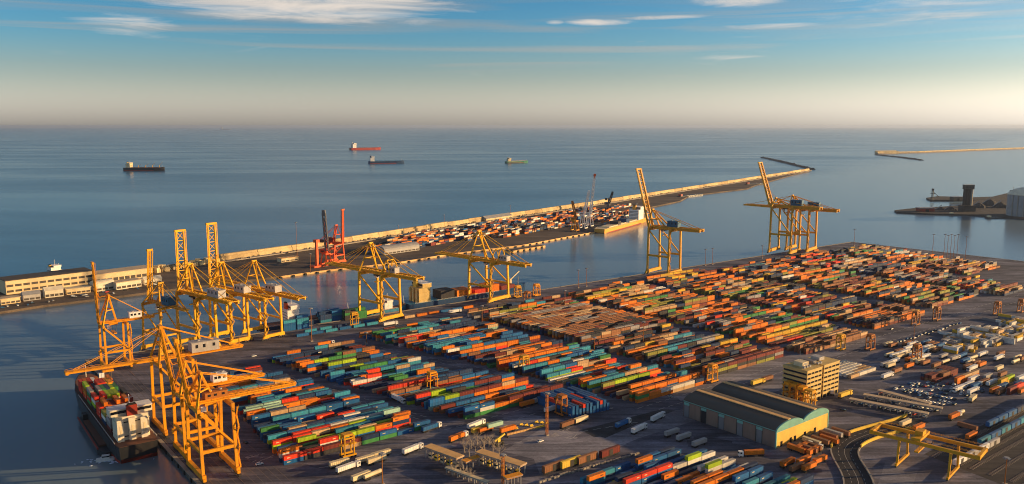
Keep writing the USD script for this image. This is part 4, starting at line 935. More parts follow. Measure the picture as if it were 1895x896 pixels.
obj('wheelhouse', MB().box(5, -2.5, 3, 11, 2.5, 6.5), 'dark_steel', t); obj('hatch', MB().box(14, -3, 3, Lb-12, 3, 4), 'deck_brown', t)
t = thing('pilot_boat', 'small white boat throwing a wash beside the stern of the barge', 'boat', at(196, 852, 0), 20)
obj('hull', MB().poly([(-5, -1.6), (3, -1.8), (6, 0), (3, 1.8), (-5, 1.6)], -.3, 1.4), 'white_paint', t); obj('cabin', MB().box(-2, -1.2, 1.4, 2, 1.2, 3.2), 'white_paint', t); obj('cabin_window', MB().box(-1.8, -1.25, 2.2, 2.05, 1.25, 2.9), 'window_dark', t)
rs = np.random.RandomState(9); c = at(197, 851, 0)
fo = MB()
for k in range(60):
    a_ = rs.uniform(0, 6.28); r_ = abs(rs.normal(0, 4.5)); s = rs.uniform(.3, 1.1)
    fo.cyl([c[0]+r_*math.cos(a_)*1.5, c[1]+r_*math.sin(a_), .02], s, .12+.2*rs.rand(), 7, r2=s*.4)
obj('foam', fo, 'foam', kind='stuff', label='white wash around the small boat', cat='foam')
t = thing('pontoon', 'long low pontoon lying off the pier quay', 'pontoon', at(937, 468, 0), math.degrees(math.atan2(*(at(1003, 457, 0)-at(937, 468, 0))[[1, 0]])))
Lp = float(np.linalg.norm(at(1003, 457, 0)-at(937, 468, 0)))
obj('hull', MB().box(0, -7, -1, Lp, 7, 3), 'ridge_tan', t)
for k in range(6): obj('fender', MB().box(Lp*k/6+3, -7.8, -.4, Lp*k/6+7, -7, 2.6), 'rubber', t)
obj('deck', MB().box(.5, -6.5, 3, Lp-.5, 6.5, 3.2), 'pier_ground', t)
for (a_, b_, nm) in (((1256, 366), (1300, 361), 'low dark barge moored under the far part of the breakwater'), ((1380, 343), (1415, 341), 'thin dark pontoon near the end of the breakwater')):
    A_, B_ = at(*a_, 0), at(*b_, 0); L_ = float(np.linalg.norm(B_-A_)); t = thing('barge', nm, 'barge', A_, math.degrees(math.atan2(*(B_-A_)[[1, 0]])))
    obj('hull', MB().poly([(0, -6), (L_-8, -6), (L_, 0), (L_-8, 6), (0, 6)], -1, 4), 'hull_black', t); obj('deckhouse', MB().box(4, -4, 4, 14, 4, 9), 'hull_red', t)

# ================================================================== yard ground: roads, rails, markings
def gsheet(name, pxs, z, mat, label): return obj(name, MB().sheet([at(x, y)[:2] for x, y in pxs], ZQ+z), mat, kind='structure', label=label)
gsheet('service_road', [(985, 842), (1075, 812), (1180, 775), (1262, 757), (1330, 742), (1440, 700), (1530, 668), (1560, 672), (1470, 712), (1400, 738), (1275, 782), (1180, 812), (1060, 862), (1000, 880)], .012, 'worn_concrete', 'worn pale service road crossing the yard')
gsheet('paved_area', [(1560, 700), (1640, 655), (1745, 628), (1790, 640), (1730, 690), (1640, 705)], .016, 'worn_concrete', 'pale paved area behind the offices')
gsheet('paved_area', [(1210, 700), (1420, 668), (1530, 640), (1600, 622), (1640, 626), (1560, 655), (1440, 690), (1330, 735), (1260, 742)], .008, 'worn_concrete', 'pale worn lane in front of the container rows')
gsheet('rough_verge', [(1075, 796), (1226, 757), (1250, 760), (1180, 785), (1110, 815)], .02, 'gravel', 'rough dark verge beside the service road')
gsheet('paved_area', [(930, 835), (1000, 795), (1080, 800), (1040, 822), (990, 850)], .02, 'worn_concrete', 'pale worn concrete under the lattice mast')
gsheet('paved_area', [(640, 836), (760, 815), (850, 790), (960, 775), (1000, 770), (1010, 778), (930, 800), (860, 822), (770, 846), (690, 862)], .014, 'worn_concrete', 'pale worn road below the front left block')
gsheet('paved_area', [(1030, 818), (1110, 808), (1160, 822), (1090, 848), (1035, 846)], .026, 'worn_concrete', 'pale patch of paving above the brown boxcars')
gsheet('paved_area', [(1640, 850), (1700, 868), (1690, 896), (1625, 896)], .02, 'worn_concrete', 'pale paving beside the yellow gantry legs')
rq = np.random.RandomState(31)
for k, (x, y) in enumerate(((798, 790), (820, 786), (1032, 803), (1046, 797), (1062, 810), (1118, 757), (470, 842), (486, 850))):
    m = MB()
    for j in range(7): m.cbox([rq.uniform(-6, 6), rq.uniform(-3, 3), 0], rq.uniform(1.5, 5), .35, .012, rq.uniform(-30, 30))
    obj('ground_marking', m.moved(at(x, y)*[1, 1, 0]+[0, 0, ZQ+.034], UA), 'line_white', kind='structure', label='scuffed white markings on the yard ground')
# curved road at the lower right with pale walls
cl = [(1583, 925), (1588, 896), (1583, 872), (1566, 850), (1560, 834), (1575, 818), (1615, 803), (1660, 788), (1700, 776)]
cp = [at(*p) for p in cl]
from scipy.interpolate import splprep, splev
tck, _ = splprep(np.array(cp)[:, :2].T, s=4); q = np.array(splev(np.linspace(0, 1, 60), tck)).T
dq = np.gradient(q, axis=0); dq /= np.linalg.norm(dq, axis=1, keepdims=True); nq = np.c_[-dq[:, 1], dq[:, 0]]
strip = lambda o0, o1: list(q+nq*o0)+list((q+nq*o1)[::-1])
obj('curved_road', MB().sheet(strip(-7, 7), ZQ+.03), 'road_asphalt', kind='structure', label='dark curved road leaving the yard at the lower right')
def ribbon(o, w, h, i0=0, i1=60):
    pr = [(o-w/2, ZQ-.1), (o-w/2, ZQ+h), (o+w/2, ZQ+h), (o+w/2, ZQ-.1)]
    rings = [np.array([[q[i, 0]+nq[i, 0]*a, q[i, 1]+nq[i, 1]*a, z] for a, z in pr]) for i in range(i0, i1)]
    return MB().loft(rings)
for o, i0, i1, m_, lb in ((7.4, 26, 60, 'barrier_yellow', 'yellow wall along the far side of the curved road'), (-7.4, 30, 56, 'barrier_yellow', 'yellow wall on the inner bend of the curved road'), (7.4, 0, 26, 'concrete', 'pale kerb wall on the left of the curved road'), (-7.4, 0, 30, 'concrete', 'pale kerb wall on the right of the curved road')):
    t = thing('road_wall', lb, 'wall'); obj('wall_body', ribbon(o, .6, 1.6 if 'yellow' in m_ else .7, i0, i1), m_, t); obj('coping', ribbon(o, .8, 1.75 if 'yellow' in m_ else .82, i0, i1), m_, t)
for o in (-3.4, 0, 3.4):
    mk = MB()
    for i in range(2, 56, 2 if o else 1):
        a_, b_ = q[i]+nq[i]*(o-.1), q[min(i+1, 59)]+nq[min(i+1, 59)]*(o-.1); n_ = nq[i]*.2
        mk.raw([[*a_, ZQ+.036], [*b_, ZQ+.036], [*(b_+n_), ZQ+.036], [*(a_+n_), ZQ+.036]], [[0, 1, 2], [0, 2, 3]])
    obj('lane_marking', mk, 'line_white', kind='structure', label='white lane lines on the curved road')
# faded lane lines in the aisles and on the yard road
for k, (u0, v0, u1, v1) in enumerate(((101, 118, 146, 290), (106, 118, 152, 290), (195, 95, 258, 290), (201, 95, 266, 290), (318, 75, 350, 330), (458, 60, 462, 330), (592, 60, 592, 330), (726, 60, 722, 320), (146, 306, 222, 306), (150, 318, 216, 318), (270, 352, 450, 352), (280, 362, 470, 362), (60, 312, 140, 330), (150, 345, 260, 372), (470, 352, 890, 352), (470, 366, 890, 366), (330, 392, 480, 392), (520, 410, 600, 410))):
    a_, b_ = W(u0, v0), W(u1, v1); d_ = b_-a_; L_ = float(np.linalg.norm(d_)); m = MB(); n_ = int(L_//9)
    for j in range(n_): m.box(j*9, -.18, 0, j*9+5.5, .18, .012)
    obj('lane_marking', m.moved(a_*[1, 1, 0]+[0, 0, ZQ+.024], math.degrees(math.atan2(d_[1], d_[0]))), 'line_white', kind='structure', label='faded dashed lane line in the container yard')
# railway at the lower right
rl0 = [at(1830, 793), at(1815, 826), at(1800, 848), at(1800, 866), at(1830, 880), at(1870, 892)]
us = [to_uv(p) for p in rl0]
vmin, vmax = min(v for _, v in us)-5, max(v for _, v in us)+9
B4 = [W(345, vmin), W(760, vmin), W(760, vmax+30), W(330, vmax+30)]
obj('rail_yard', MB().sheet([p[:2] for p in B4], ZQ+.012), 'rail_ballast', kind='structure', label='dark ballast of the rail sidings at the lower right')
for k, (u_, v_) in enumerate(us+[(us[-1][0], us[-1][1]+6), (us[-1][0], us[-1][1]+12)]):
    t = thing('railway_track', f'{ordinal(k)} rail track counted from the containers in the lower right sidings', 'rail track', W(345, v_, 0)*[1, 1, 0]+[0, 0, ZQ], UA)
    for s in (-.72, .72): obj('rail', MB().box(0, s-.06, .18, 400, s+.06, .34), 'rail_steel', t)
    sl = MB()
    for j in range(200): sl.box(j*2, -1.3, .03, j*2+.5, 1.3, .17)
    obj('sleeper_row', sl, 'concrete', t, kind='stuff')
# crane rails and painted lines on the near quay
for k, (u_, m_, w_, lb) in enumerate(((3.2, 'rail_steel', .35, 'waterside crane rail along the near quay'), (20.5, 'rail_steel', .35, 'landside crane rail along the near quay'))):
    obj('crane_rail', MB().box(0, -w_/2, 0, 330, w_/2, .06).moved(W(u_, 4)*[1, 1, 0]+[0, 0, ZQ], UA-90), m_, kind='structure', label=lb)
for k, u_ in enumerate((7, 10.5, 14, 17, 25, 29, 33, 37, 41)):
    obj('lane_marking', MB().box(0, -.16, 0, 330, .16, .012).moved(W(u_, 8)*[1, 1, 0]+[0, 0, ZQ], UA-90), 'line_worn', kind='structure', label='worn painted line along the near quay apron')

# ================================================================== buildings
# twin barrel-roofed warehouse
A = at(1435, 830); B = at(1265, 770); C = at(1530, 790)
Lw = float(np.linalg.norm(B-A)); Dw = float(np.linalg.norm(C-A)); rot = math.degrees(math.atan2(*(B-A)[[1, 0]]))
t = thing('warehouse', 'twin barrel roofed warehouse with yellow end wall and green gables', 'warehouse', A, rot)
hw_ = 10.2; half = Dw/2                   # local x along the long side, -y across both bays
sgn = -1
obj('end_wall', MB().box(-.25, -Dw, 0, .0, 0, hw_), 'yellow_wall', t)
obj('rear_wall', MB().box(Lw, -Dw, 0, Lw+.25, 0, hw_), 'brown_panel', t)
obj('far_wall', MB().box(0, -Dw, 0, Lw, -Dw+.3, hw_), 'brown_panel', t)
lw_ = obj('long_wall', MB().box(0, -.3, 0, Lw, 0, hw_), 'roof_dark', t)
nb = 5; seg_ = Lw/nb
for k in range(nb):
    x0 = seg_*k
    obj('wall_panel', MB().box(x0+.4, -.02, 0.2, x0+seg_*.66, .12, hw_-.4), 'brown_panel', lw_)
    if k < nb:
        d_ = obj('sliding_door', MB().box(x0+seg_*.70, -.02, 0, x0+seg_*.97, .06, hw_-2.2), 'window_dark' if k == 3 else 'grey_door', lw_)
    obj('lintel', MB().box(x0+seg_*.68, -.02, hw_-2.2, x0+seg_*.99, .14, hw_-.5), 'teal_trim', lw_)
for bay in range(2):
    y1 = -half*bay; th = np.linspace(0, math.pi, 15)
    def arc(x, r=1.0, lift=0.): return np.array([[x, y1-half/2+half/2*r*math.cos(a), hw_+lift+4.3*r*math.sin(a)] for a in th])
    rf = obj('roof', MB().loft([arc(.45, 1.0, .02), arc(Lw+.5, 1.0, .02)]), 'roof_dark', t, smooth=30)
    for j in range(15):
        x = Lw*(j+.5)/15; obj('roof_seam', MB().loft([arc(x, 1.003, .03), arc(x+.25, 1.003, .03)]), 'roof_dark', rf)
    obj('ridge_cap', MB().box(.5, y1-half/2-1.5, hw_+4.27, Lw+.5, y1-half/2+1.5, hw_+4.7), 'ridge_tan', rf)  # orange of the sun on the raised cap put into its colour
    obj('gable', MB().loft([arc(-.45, 1.02, -.1), arc(.44, 1.02, -.1)]), 'teal_trim', t, smooth=30)
    obj('gutter', MB().box(.4, y1-.45, hw_-.05, Lw+.3, y1+.2, hw_+.35), 'teal_trim', t)
obj('corner_trim', MB().box(-.4, -.5, 0, .4, .25, hw_+.3), 'teal_trim', t); obj('corner_trim', MB().box(-.4, -Dw-.2, 0, .4, -Dw+.5, hw_+.3), 'teal_trim', t)
obj('fascia', MB().box(-.36, -Dw, hw_-.7, -.251, 0, hw_+.1), 'teal_trim', t)
for k, y_ in enumerate((-5.5, -15, -19.5, -30, -41)): obj('door', MB().box(-.33, y_-1.1, 0, -.251, y_+1.1, 3.2), 'window_dark', t)
# office building
A = at(1491, 749); rot = UA
t = thing('office_building', 'banded office building in two wings with sunlit right faces', 'office building', A, rot)
H = 22.5; nf = 6
for w_, (x0, x1, y0, y1) in enumerate(((0, 18, 0, 19), (21.5, 41, .8, 18))):
    cw = obj('wing', MB().box(x0+.5, y0+.5, 0, x1-.5, y1-.5, H-1), 'window_dark', t)
    for k in range(nf+1):
        z0 = 3.4+(H-4.4)*k/nf if k else 2.6; z0 = 2.4+(H-3.4)*k/nf
        obj('floor_band', MB().box(x0, y0, z0, x1, y1, z0+(1.75 if k < nf else 1.5)), 'ochre_wall', cw)
    for k in range(5):
        for (xx, yy) in ((x0+.15+(x1-x0-.7)*k/4, y0+.12), ):
            obj('pier', MB().box(xx, yy-.04, 0, xx+.5, yy+.4, H-1), 'ochre_wall', cw)
    obj('parapet', MB().box(x0-.2, y0-.2, H+.5, x1+.2, y1+.2, H+1.1), 'ochre_wall', cw)
obj('stair_core', MB().box(17.8, 7, 0, 21.7, 15, H+3), 'grey_door', t)  # dark grey paints in the recess shade between the wings
obj('core_window', MB().box(18.3, 6.9, 4, 21.2, 7.05, H), 'window_dark', t)
ph = obj('roof_plant', MB().box(5, 7, H+1.1, 12, 14, H+4.2), 'cream_paint', t); obj('plant_vent', MB().box(6, 6.94, H+2, 11, 7.02, H+3.6), 'grey_steel', ph)
obj('roof_hut', MB().box(27, 8, H+1.5, 33, 15, H+3.8), 'house_grey', t)
for k in range(5): obj('air_unit', MB().cbox([2.5+3.2*k+(7 if k > 2 else 0), 4.2, H+1.5], 1.8, 1.4, 1.3), 'grey_steel', t)
obj('roof_mast', MB().tube([[9, 12, H+4.6], [9, 12, H+11]], .15), 'grey_steel', t)
# toll canopies
def canopy(label, a, b, w, h, roofm, posts, booth=True):
    A_, B_ = at(*a, ZQ+h), at(*b, ZQ+h); d = B_-A_; L_ = float(np.linalg.norm(d)); rt = math.degrees(math.atan2(d[1], d[0]))
    t = thing('gate_canopy', label, 'canopy', A_*[1, 1, 0]+[0, 0, ZQ], rt)
    obj('roof', MB().box(0, -w/2, h, L_, w/2, h+.9), roofm, t); obj('fascia', MB().box(-.12, -w/2-.12, h+.3, L_+.12, w/2+.12, h+.7), 'grey_steel', t)
    for k in range(posts):
        x = 1+(L_-2)*k/(posts-1)
        for s in (-1, 1): obj('post', MB().box(x-.2, s*(w/2-.6)-.2, 0, x+.2, s*(w/2-.6)+.2, h), 'grey_steel', t)
        if booth and k < posts-1:
            bo = obj('booth', MB().box(x+1.0, -1.2, 0, x+3.0, 1.2, 2.8), 'barrier_yellow' if k % 2 else 'cream_paint', t)
            obj('booth_window', MB().box(x+.95, -1.25, 1.3, x+3.05, 1.25, 2.2), 'window_dark', bo)
    return t
canopy('long cream gate canopy at the lower middle, left one', (791, 826), (852, 848), 6, 6, 'ridge_tan', 6)
canopy('long cream gate canopy at the lower middle, right one', (886, 836), (969, 862), 6, 6, 'ridge_tan', 7)
canopy('short orange roof joining the two cream gate canopies', (858, 856), (886, 846), 4, 4.5, 'crane_orange', 3, False)
canopy('short orange roof near the bottom edge by the lattice pole', (934, 886), (964, 878), 4, 4.5, 'crane_orange', 3, False)
canopy('low pale canopy strip among bare trees at the bottom', (826, 866), (903, 894), 2.6, 2.6, 'cream_paint', 8, False)
for k, (a, b, nm) in enumerate((((1626, 723), (1722, 748), 'long tan car shelter nearest the parked cars'), ((1598, 731), (1744, 757), 'long tan car shelter, middle of the three'), ((1572, 739), (1718, 767), 'long tan car shelter closest to the yellow road wall'))):
    canopy(nm, a, b, 4.4, 2.7, 'roof_tan', 12, False)
# rail gantry
pA, pB, pC, pD = at(1653, 862), at(1685, 848), at(1748, 887), at(1778, 872)
O = (pA+pB)/2; d = (pC+pD)/2-O; span = float(np.linalg.norm(d)); sx_ = float(np.linalg.norm(pB-pA)); rot = math.degrees(math.atan2(d[1], d[0]))
t = thing('gantry_crane', 'big yellow rail gantry over the sidings at the lower right', 'gantry crane', O, rot)
gh = 14.5
for x in (0, span):
    for y in (-sx_/2, sx_/2): obj('leg', MB().beam([x, y, 1.4], [x, y*.82, gh], 1.0, .8, 1.3, 1.1), 'crane_gold', t)
    obj('sill_beam', MB().beam([x, -sx_/2-2, 1.6], [x, sx_/2+2, 1.6], 1.1, 1.4), 'crane_gold', t)
    for y in (-sx_/2, sx_/2):
        w = MB().box(x-.5, y-2.2, .5, x+.5, y+2.2, 1.0)
        for j in (-1.5, 0, 1.5): w.cyl([x-.35, y+j, .55], .5, .7, 10, axis=0)
        obj('bogie', w, 'dark_steel', t)
xl = -16; xr = span+14
for y in (-sx_*.41, sx_*.41):
    obj('main_girder', MB().beam([xl, y, gh+1.3], [xr, y, gh+1.3], 1.3, 1.9), 'crane_gold', t)
    m = MB()
    for z in (3.1, 3.6): m.beam([xl, y+1.4, gh+z], [xr, y+1.4, gh+z], .1)
    for j in range(18): m.beam([xl+(xr-xl)*j/17, y+1.4, gh+2.6], [xl+(xr-xl)*j/17, y+1.4, gh+3.6], .1)
    obj('handrail', m, 'crane_gold', t)
for x in (xl+1, xr-1): obj('end_beam', MB().beam([x, -sx_*.41, gh+1.4], [x, sx_*.41, gh+1.4], 1.6, 2.2), 'crane_gold', t)
tr_ = obj('trolley', MB().box(6, -sx_*.41-1, gh+2.7, 11, sx_*.41+1, gh+4.2), 'crane_gold', t); obj('hoist_house', MB().box(6.5, -3, gh+4.2, 10.5, 3, gh+6.6), 'crane_gold', tr_)
cb = obj('operator_cab', MB().box(11.2, 2, gh-2.5, 13.4, 4.2, gh+.4), 'white_paint', t); obj('cab_window', MB().box(11.1, 1.95, gh-1.8, 13.5, 4.25, gh-.6), 'window_dark', cb)
m = MB().box(7.4, -5.8, gh-5, 9.6, 5.8, gh-4.2); sp = obj('spreader', m, 'crane_gold', t); m = MB()
for s in (-1, 1):
    for r_ in (-1, 1): m.beam([8.5+r_*.8, s*3, gh-4.2], [8.5+r_*1.4, s*2.4, gh+2.8], .1)
obj('hoist_rope', m, 'rope_steel', sp)

# ------------------------------------------------------------------ straddle carriers
def straddle_proto(name, mat):
    p = proto(name); Ls, Ws, Hs = 8.5, 4.4, 12.0
    for sy in (-1, 1):
        for sx in (-1, 1): obj('leg', MB().beam([sx*Ls*.36, sy*Ws/2, 1.2], [sx*Ls*.32, sy*Ws/2, Hs], .7, .55), mat, p)
        obj('wheel_beam', MB().box(-Ls/2, sy*Ws/2-.35, .9, Ls/2, sy*Ws/2+.35, 1.9), mat, p)
        for k in range(4): obj('wheel', MB().cyl([-Ls*.42+k*Ls*.28, sy*Ws/2-.3, .72], .7, .6, 12, axis=1), 'rubber', p)
        obj('top_beam', MB().box(-Ls*.4, sy*Ws/2-.3, Hs-.8, Ls*.4, sy*Ws/2+.3, Hs), mat, p)
    for sx in (-1, 1): obj('cross_beam', MB().box(sx*Ls*.32-.35, -Ws/2, Hs, sx*Ls*.32+.35, Ws/2, Hs+.8), mat, p)
    obj('engine_deck', MB().box(-Ls*.36, -Ws/2, Hs+.81, Ls*.3, Ws/2, Hs+2.0), mat, p)
    cb = obj('operator_cab', MB().box(Ls*.36, .3, Hs-3, Ls*.36+1.9, Ws/2, Hs-.6), mat, p); obj('cab_window', MB().box(Ls*.36+.3, .2, Hs-2.3, Ls*.36+1.96, Ws/2+.06, Hs-1.2), 'window_dark', cb)
    sp = obj('spreader', MB().box(-5.2, -1.1, 7.2, 5.2, 1.1, 7.8), mat, p); r_ = MB()
    for sx in (-1, 1):
        for sy in (-1, 1): r_.beam([sx*2, sy*.8, 7.8], [sx*2, sy*1.6, Hs], .12)
    obj('hoist_chain', r_, 'rope_steel', sp)
    obj('ladder', MB().beam([-Ls*.4, Ws/2+.2, 1.9], [-Ls*.36, Ws/2+.2, Hs], .4, .1), mat, p)
    return p
S1, S2, S3 = straddle_proto('straddle_carrier', 'crane_gold'), straddle_proto('dark_straddle_carrier', 'crane_rust'), straddle_proto('orange_straddle_carrier', 'crane_orange')
for (x, y, pr, lb, dr) in ((644, 845, S1, 'yellow straddle carrier working the front row of the front left block', 0), (800, 722, S3, 'orange straddle carrier inside the middle block', 0), (970, 690, S1, 'pale yellow straddle carrier at the left edge of the cross block', 0),
        (1039, 768, S2, 'brown straddle carrier at the left end of the end-on blue boxes', 90), (1318, 707, S3, 'tall orange straddle carrier at the right end of the nearest orange rows', 0), (656, 604, S1, 'yellow straddle carrier on the apron beside the dark green stack', 0), (958, 551, S1, 'yellow straddle carrier right of the blue feeder crane', 0),
        (993, 548, S3, 'orange straddle carrier at the head of the orange rows', 0), (976, 563, S2, 'dark brown straddle carrier parked before the orange rows', 90), (1610, 648, S2, 'dark straddle carrier beyond the long brown rows', 0), (1696, 668, S2, 'dark straddle carrier standing alone on the pale paving', 0),
        (1555, 648, S1, 'golden straddle carrier at the end of the long brown rows', 0), (1694, 602, S2, 'dark straddle carrier at the front edge of the far yard', 0), (1733, 593, S2, 'small dark straddle carrier right of the far yard edge', 0), (1845, 583, S2, 'dark straddle carrier alone on the far right apron', 0),
        (1889, 578, S2, 'dark straddle carrier against the right edge', 0), (1459, 742, S3, 'orange straddle carrier parked under the office, leftmost', 0), (1471, 746, S3, 'orange straddle carrier parked under the office, middle', 0), (1484, 752, S3, 'orange straddle carrier parked under the office, nearest', 0),
        (1497, 758, S1, 'yellow straddle carrier parked at the office corner', 90)):
    place(pr, 'straddle_carrier', lb, 'straddle carrier', at(x, y), UA+dr, 'straddle carriers around the yard')

# ------------------------------------------------------------------ lorries, trailers, cars
def lorry_proto(name, boxm, cabm, tractor=True, tank=False):
    p = proto(name)
    obj('chassis', MB().box(-6.2, -1.0, .9, 6.0, 1.0, 1.25), 'dark_steel', p)
    if tank: obj('tank', MB().cyl([-6, 0, 2.35], 1.15, 11.6, 14, axis=0), boxm, p, smooth=40)
    else:
        b = obj('cargo_box', container_mesh(9).moved([0, 0, 1.27]), boxm, p); obj('box_frame', container_frame().moved([0, 0, 1.27]), boxm, b)
    for x in (-5, -3.8, -2.6)+((4.2, 8.3) if tractor else (3.6, )):
        for s in (-1, 1): obj('wheel', MB().cyl([x, s*1.05-.16, .5], .5, .32, 12, axis=1), 'rubber', p)
    if tractor:
        c = MB().poly([(6.6, -1.2), (9.0, -1.2), (9.25, -.9), (9.25, .9), (9.0, 1.2), (6.6, 1.2)], .6, 3.5); cb = obj('cab', c, cabm, p)
        obj('windscreen', MB().box(9.0, -1.0, 2.1, 9.29, 1.0, 3.1), 'window_dark', cb); obj('side_window', MB().box(7.6, -1.24, 2.1, 8.7, 1.24, 3.0), 'window_dark', cb)
        obj('tractor_frame', MB().box(3.4, -.9, .6, 8.8, .9, .88), 'dark_steel', p)
    else: obj('landing_leg', MB().box(4.6, -.9, 0, 4.8, .9, .9), 'dark_steel', p)
    return p
LP = {'orange': lorry_proto('orange_lorry', 'container_orange', 'white_paint'), 'white': lorry_proto('white_lorry', 'white_paint', 'white_paint'), 'blue': lorry_proto('blue_lorry', 'container_blue', 'white_paint'),
      'trailer': lorry_proto('grey_trailer', 'house_grey', None, False), 'orange trailer': lorry_proto('orange_trailer', 'container_orange', None, False), 'brown trailer': lorry_proto('brown_trailer', 'container_brown', None, False), 'tank': lorry_proto('tank_trailer', 'cream_paint', None, False, True), 'cream trailer': lorry_proto('cream_trailer', 'cream_paint', None, False), 'yellow': lorry_proto('yellow_lorry', 'barrier_yellow', 'barrier_yellow')}
lor = [('trailer', 1243, 806, 0, 'grey trailer beside the warehouse long wall, farthest'), ('trailer', 1265, 814, 0, 'grey trailer beside the warehouse long wall, middle'), ('trailer', 1294, 825, 0, 'grey trailer beside the warehouse long wall, nearest'),
       ('orange', 1484, 833, 0, 'orange lorry by the corner of the yellow warehouse wall'), ('orange', 1505, 840, 4, 'orange box lorry just right of the corner lorry'), ('orange trailer', 1457, 862, 0, 'orange trailer standing left in the lorry park'), ('orange trailer', 1487, 858, 0, 'orange trailer middle of the lorry park'),
       ('orange trailer', 1517, 857, 0, 'long orange trailer right in the lorry park'), ('brown trailer', 1474, 871, 0, 'brown trailer front of the lorry park'), ('orange trailer', 1497, 870, 0, 'short orange trailer front right of the lorry park'), ('orange', 1395, 844, 150, 'orange lorry alone on the dark yard below the warehouse'),
       ('white', 1180, 800, 10, 'white lorry driving on the service road'), ('white', 1108, 752, 95, 'white lorry in the aisle beside the end-on blue boxes'), ('blue', 795, 797, 8, 'blue lorry on the dark road below the middle block'), ('white', 735, 742, -88, 'white lorry in the aisle between the two left blocks'),
       ('white', 640, 872, 8, 'white lorry at the bottom edge, leftmost of the white row'), ('cream trailer', 668, 888, 10, 'cream trailer at the bottom edge below the white row'), ('tank', 690, 884, 12, 'cream tank trailer at the bottom edge'),
       ('cream trailer', 628, 863, 2, 'cream trailer below the front left block, leftmost'), ('cream trailer', 676, 856, 2, 'cream trailer below the front left block, middle'), ('cream trailer', 706, 846, 2, 'cream trailer below the front left block, rightmost'), ('cream trailer', 697, 857, 2, 'cream trailer in front of the rightmost cream one'),
       ('yellow', 886, 800, 10, 'yellow lorry left of the bright green container'), ('white', 878, 792, 12, 'white lorry behind the yellow one near the bright green container'), ('orange trailer', 899, 800, 8, 'orange trailer just under the bright green container'),
       ('white', 1540, 728, 30, 'white lorry passing the right wing of the office'), ('yellow', 1562, 735, 0, 'yellow lorry right of the office'), ('brown trailer', 1660, 690, 0, 'brown trailer behind the parked cars, left'), ('orange trailer', 1682, 681, 0, 'orange trailer behind the parked cars, right'), ('white', 1640, 700, 0, 'white lorry at the back of the car park'),
       ('orange', 1765, 775, 0, 'orange lorry right of the car shelters'), ('tank', 1775, 770, 0, 'cream tank trailer right of the car shelters'), ('cream trailer', 1800, 742, 8, 'long cream trailer at the right of the car park'), ('orange trailer', 1700, 796, 0, 'orange trailer behind the yellow gantry'), ('cream trailer', 1675, 788, 0, 'cream trailer behind the yellow gantry'),
       ('brown trailer', 1790, 795, 90, 'brown trailer stack beside the blue train, rear'), ('orange trailer', 1797, 812, 0, 'orange trailer beside the blue train, front'), ('blue', 520, 742, -90, 'blue lorry on the near quay apron'), ('white', 1020, 762, 5, 'white lorry below the middle block'), ('orange', 600, 640, 0, 'orange lorry on the apron behind the blue stacks'), ('white', 720, 603, 0, 'white lorry on the basin apron by the yellow crane'), ('white', 840, 580, 0, 'white lorry on the basin apron near the feeder'), ('orange', 1140, 527, 0, 'orange lorry on the basin apron at mid quay'), ('white', 760, 838, 12, 'white lorry on the pale road right of the cream trailers'), ('orange', 845, 815, 12, 'orange lorry on the pale road left of the yellow lorry'), ('brown trailer', 1050, 790, 5, 'brown trailer parked above the pale paving patch'), ('cream trailer', 1075, 782, 5, 'cream trailer parked above the pale paving patch'), ('blue', 1150, 790, 10, 'blue lorry on the service road left of the white one'), ('white', 1215, 778, 12, 'white lorry on the service road nearing the warehouse'), ('trailer', 1000, 745, 0, 'grey trailer parked below the middle block'), ('orange trailer', 975, 752, 0, 'orange trailer parked below the middle block'), ('white', 1345, 728, 0, 'white lorry behind the warehouse back corner'), ('blue', 1310, 738, 0, 'blue lorry behind the warehouse, leftmost'), ('white', 1328, 733, 0, 'white lorry behind the warehouse, middle'), ('yellow', 1400, 712, 0, 'yellow lorry between the office and the orange rows'), ('brown trailer', 1420, 705, 0, 'brown trailer between the office and the orange rows'), ('blue', 1345, 655, 90, 'blue lorry in the aisle right of the cross block')]
for (k, x, y, dr, lb) in lor: place(LP[k], 'lorry' if k in ('orange', 'white', 'blue', 'yellow') else ('tank_trailer' if k == 'tank' else 'trailer'), lb, 'lorry' if k in ('orange', 'white', 'blue', 'yellow') else 'trailer', at(x, y), UA+dr)
rv = random.Random(21); k = 0
pos = sorted((1517+rv.uniform(0, 46), 0) for _ in range(16))
wd = (C-A)/np.linalg.norm(C-A) if False else U
wA = at(1435, 830)
for i in range(9):
    c = ('orange trailer', 'brown trailer', 'brown trailer', 'cream trailer', 'brown trailer', 'orange trailer', 'brown trailer', 'trailer', 'brown trailer')[i]
    place(LP[c], 'trailer', f'{c.replace("trailer", "grey trailer") if c == "trailer" else c} in the crowded row along the yellow warehouse wall, {ordinal(i)} from the corner', 'trailer', wA+U*(5+5.6*i)+V*(12+rv.uniform(-2.5, 2.5)), UA-90+rv.uniform(-2, 2)+(180 if i % 3 else 0), 'trailers along the yellow warehouse wall')
cell, lots = set(), []
for i in range(170):
    fx = rv.random(); x = 1640+fx*255; y = rv.choice((rv.uniform(640, 668)-fx*30, rv.uniform(655, 700), rv.uniform(700, 735)))
    kk = rv.choice(['trailer', 'brown trailer', 'cream trailer', 'orange trailer', 'white', 'blue', 'tank', 'brown trailer', 'white'])
    u_, v_ = to_uv(at(x, y)); c_ = (round(u_/15), round(v_/4.2))
    P_ = W(c_[0]*15, c_[1]*4.2)*[1, 1, 0]+[0, 0, ZQ]
    if c_ in cell or (x < 1770 and 688 < y) or any(np.linalg.norm((P_-at(q_[1], q_[2]))[:2]) < 13 for q_ in lor) or any(abs(c2[0]-c_[0]*15) < 13 and abs(c2[1]-c_[1]*4.2) < 3.4 for c2 in ALL): continue
    cell.add(c_); lots.append((c_, kk, P_))
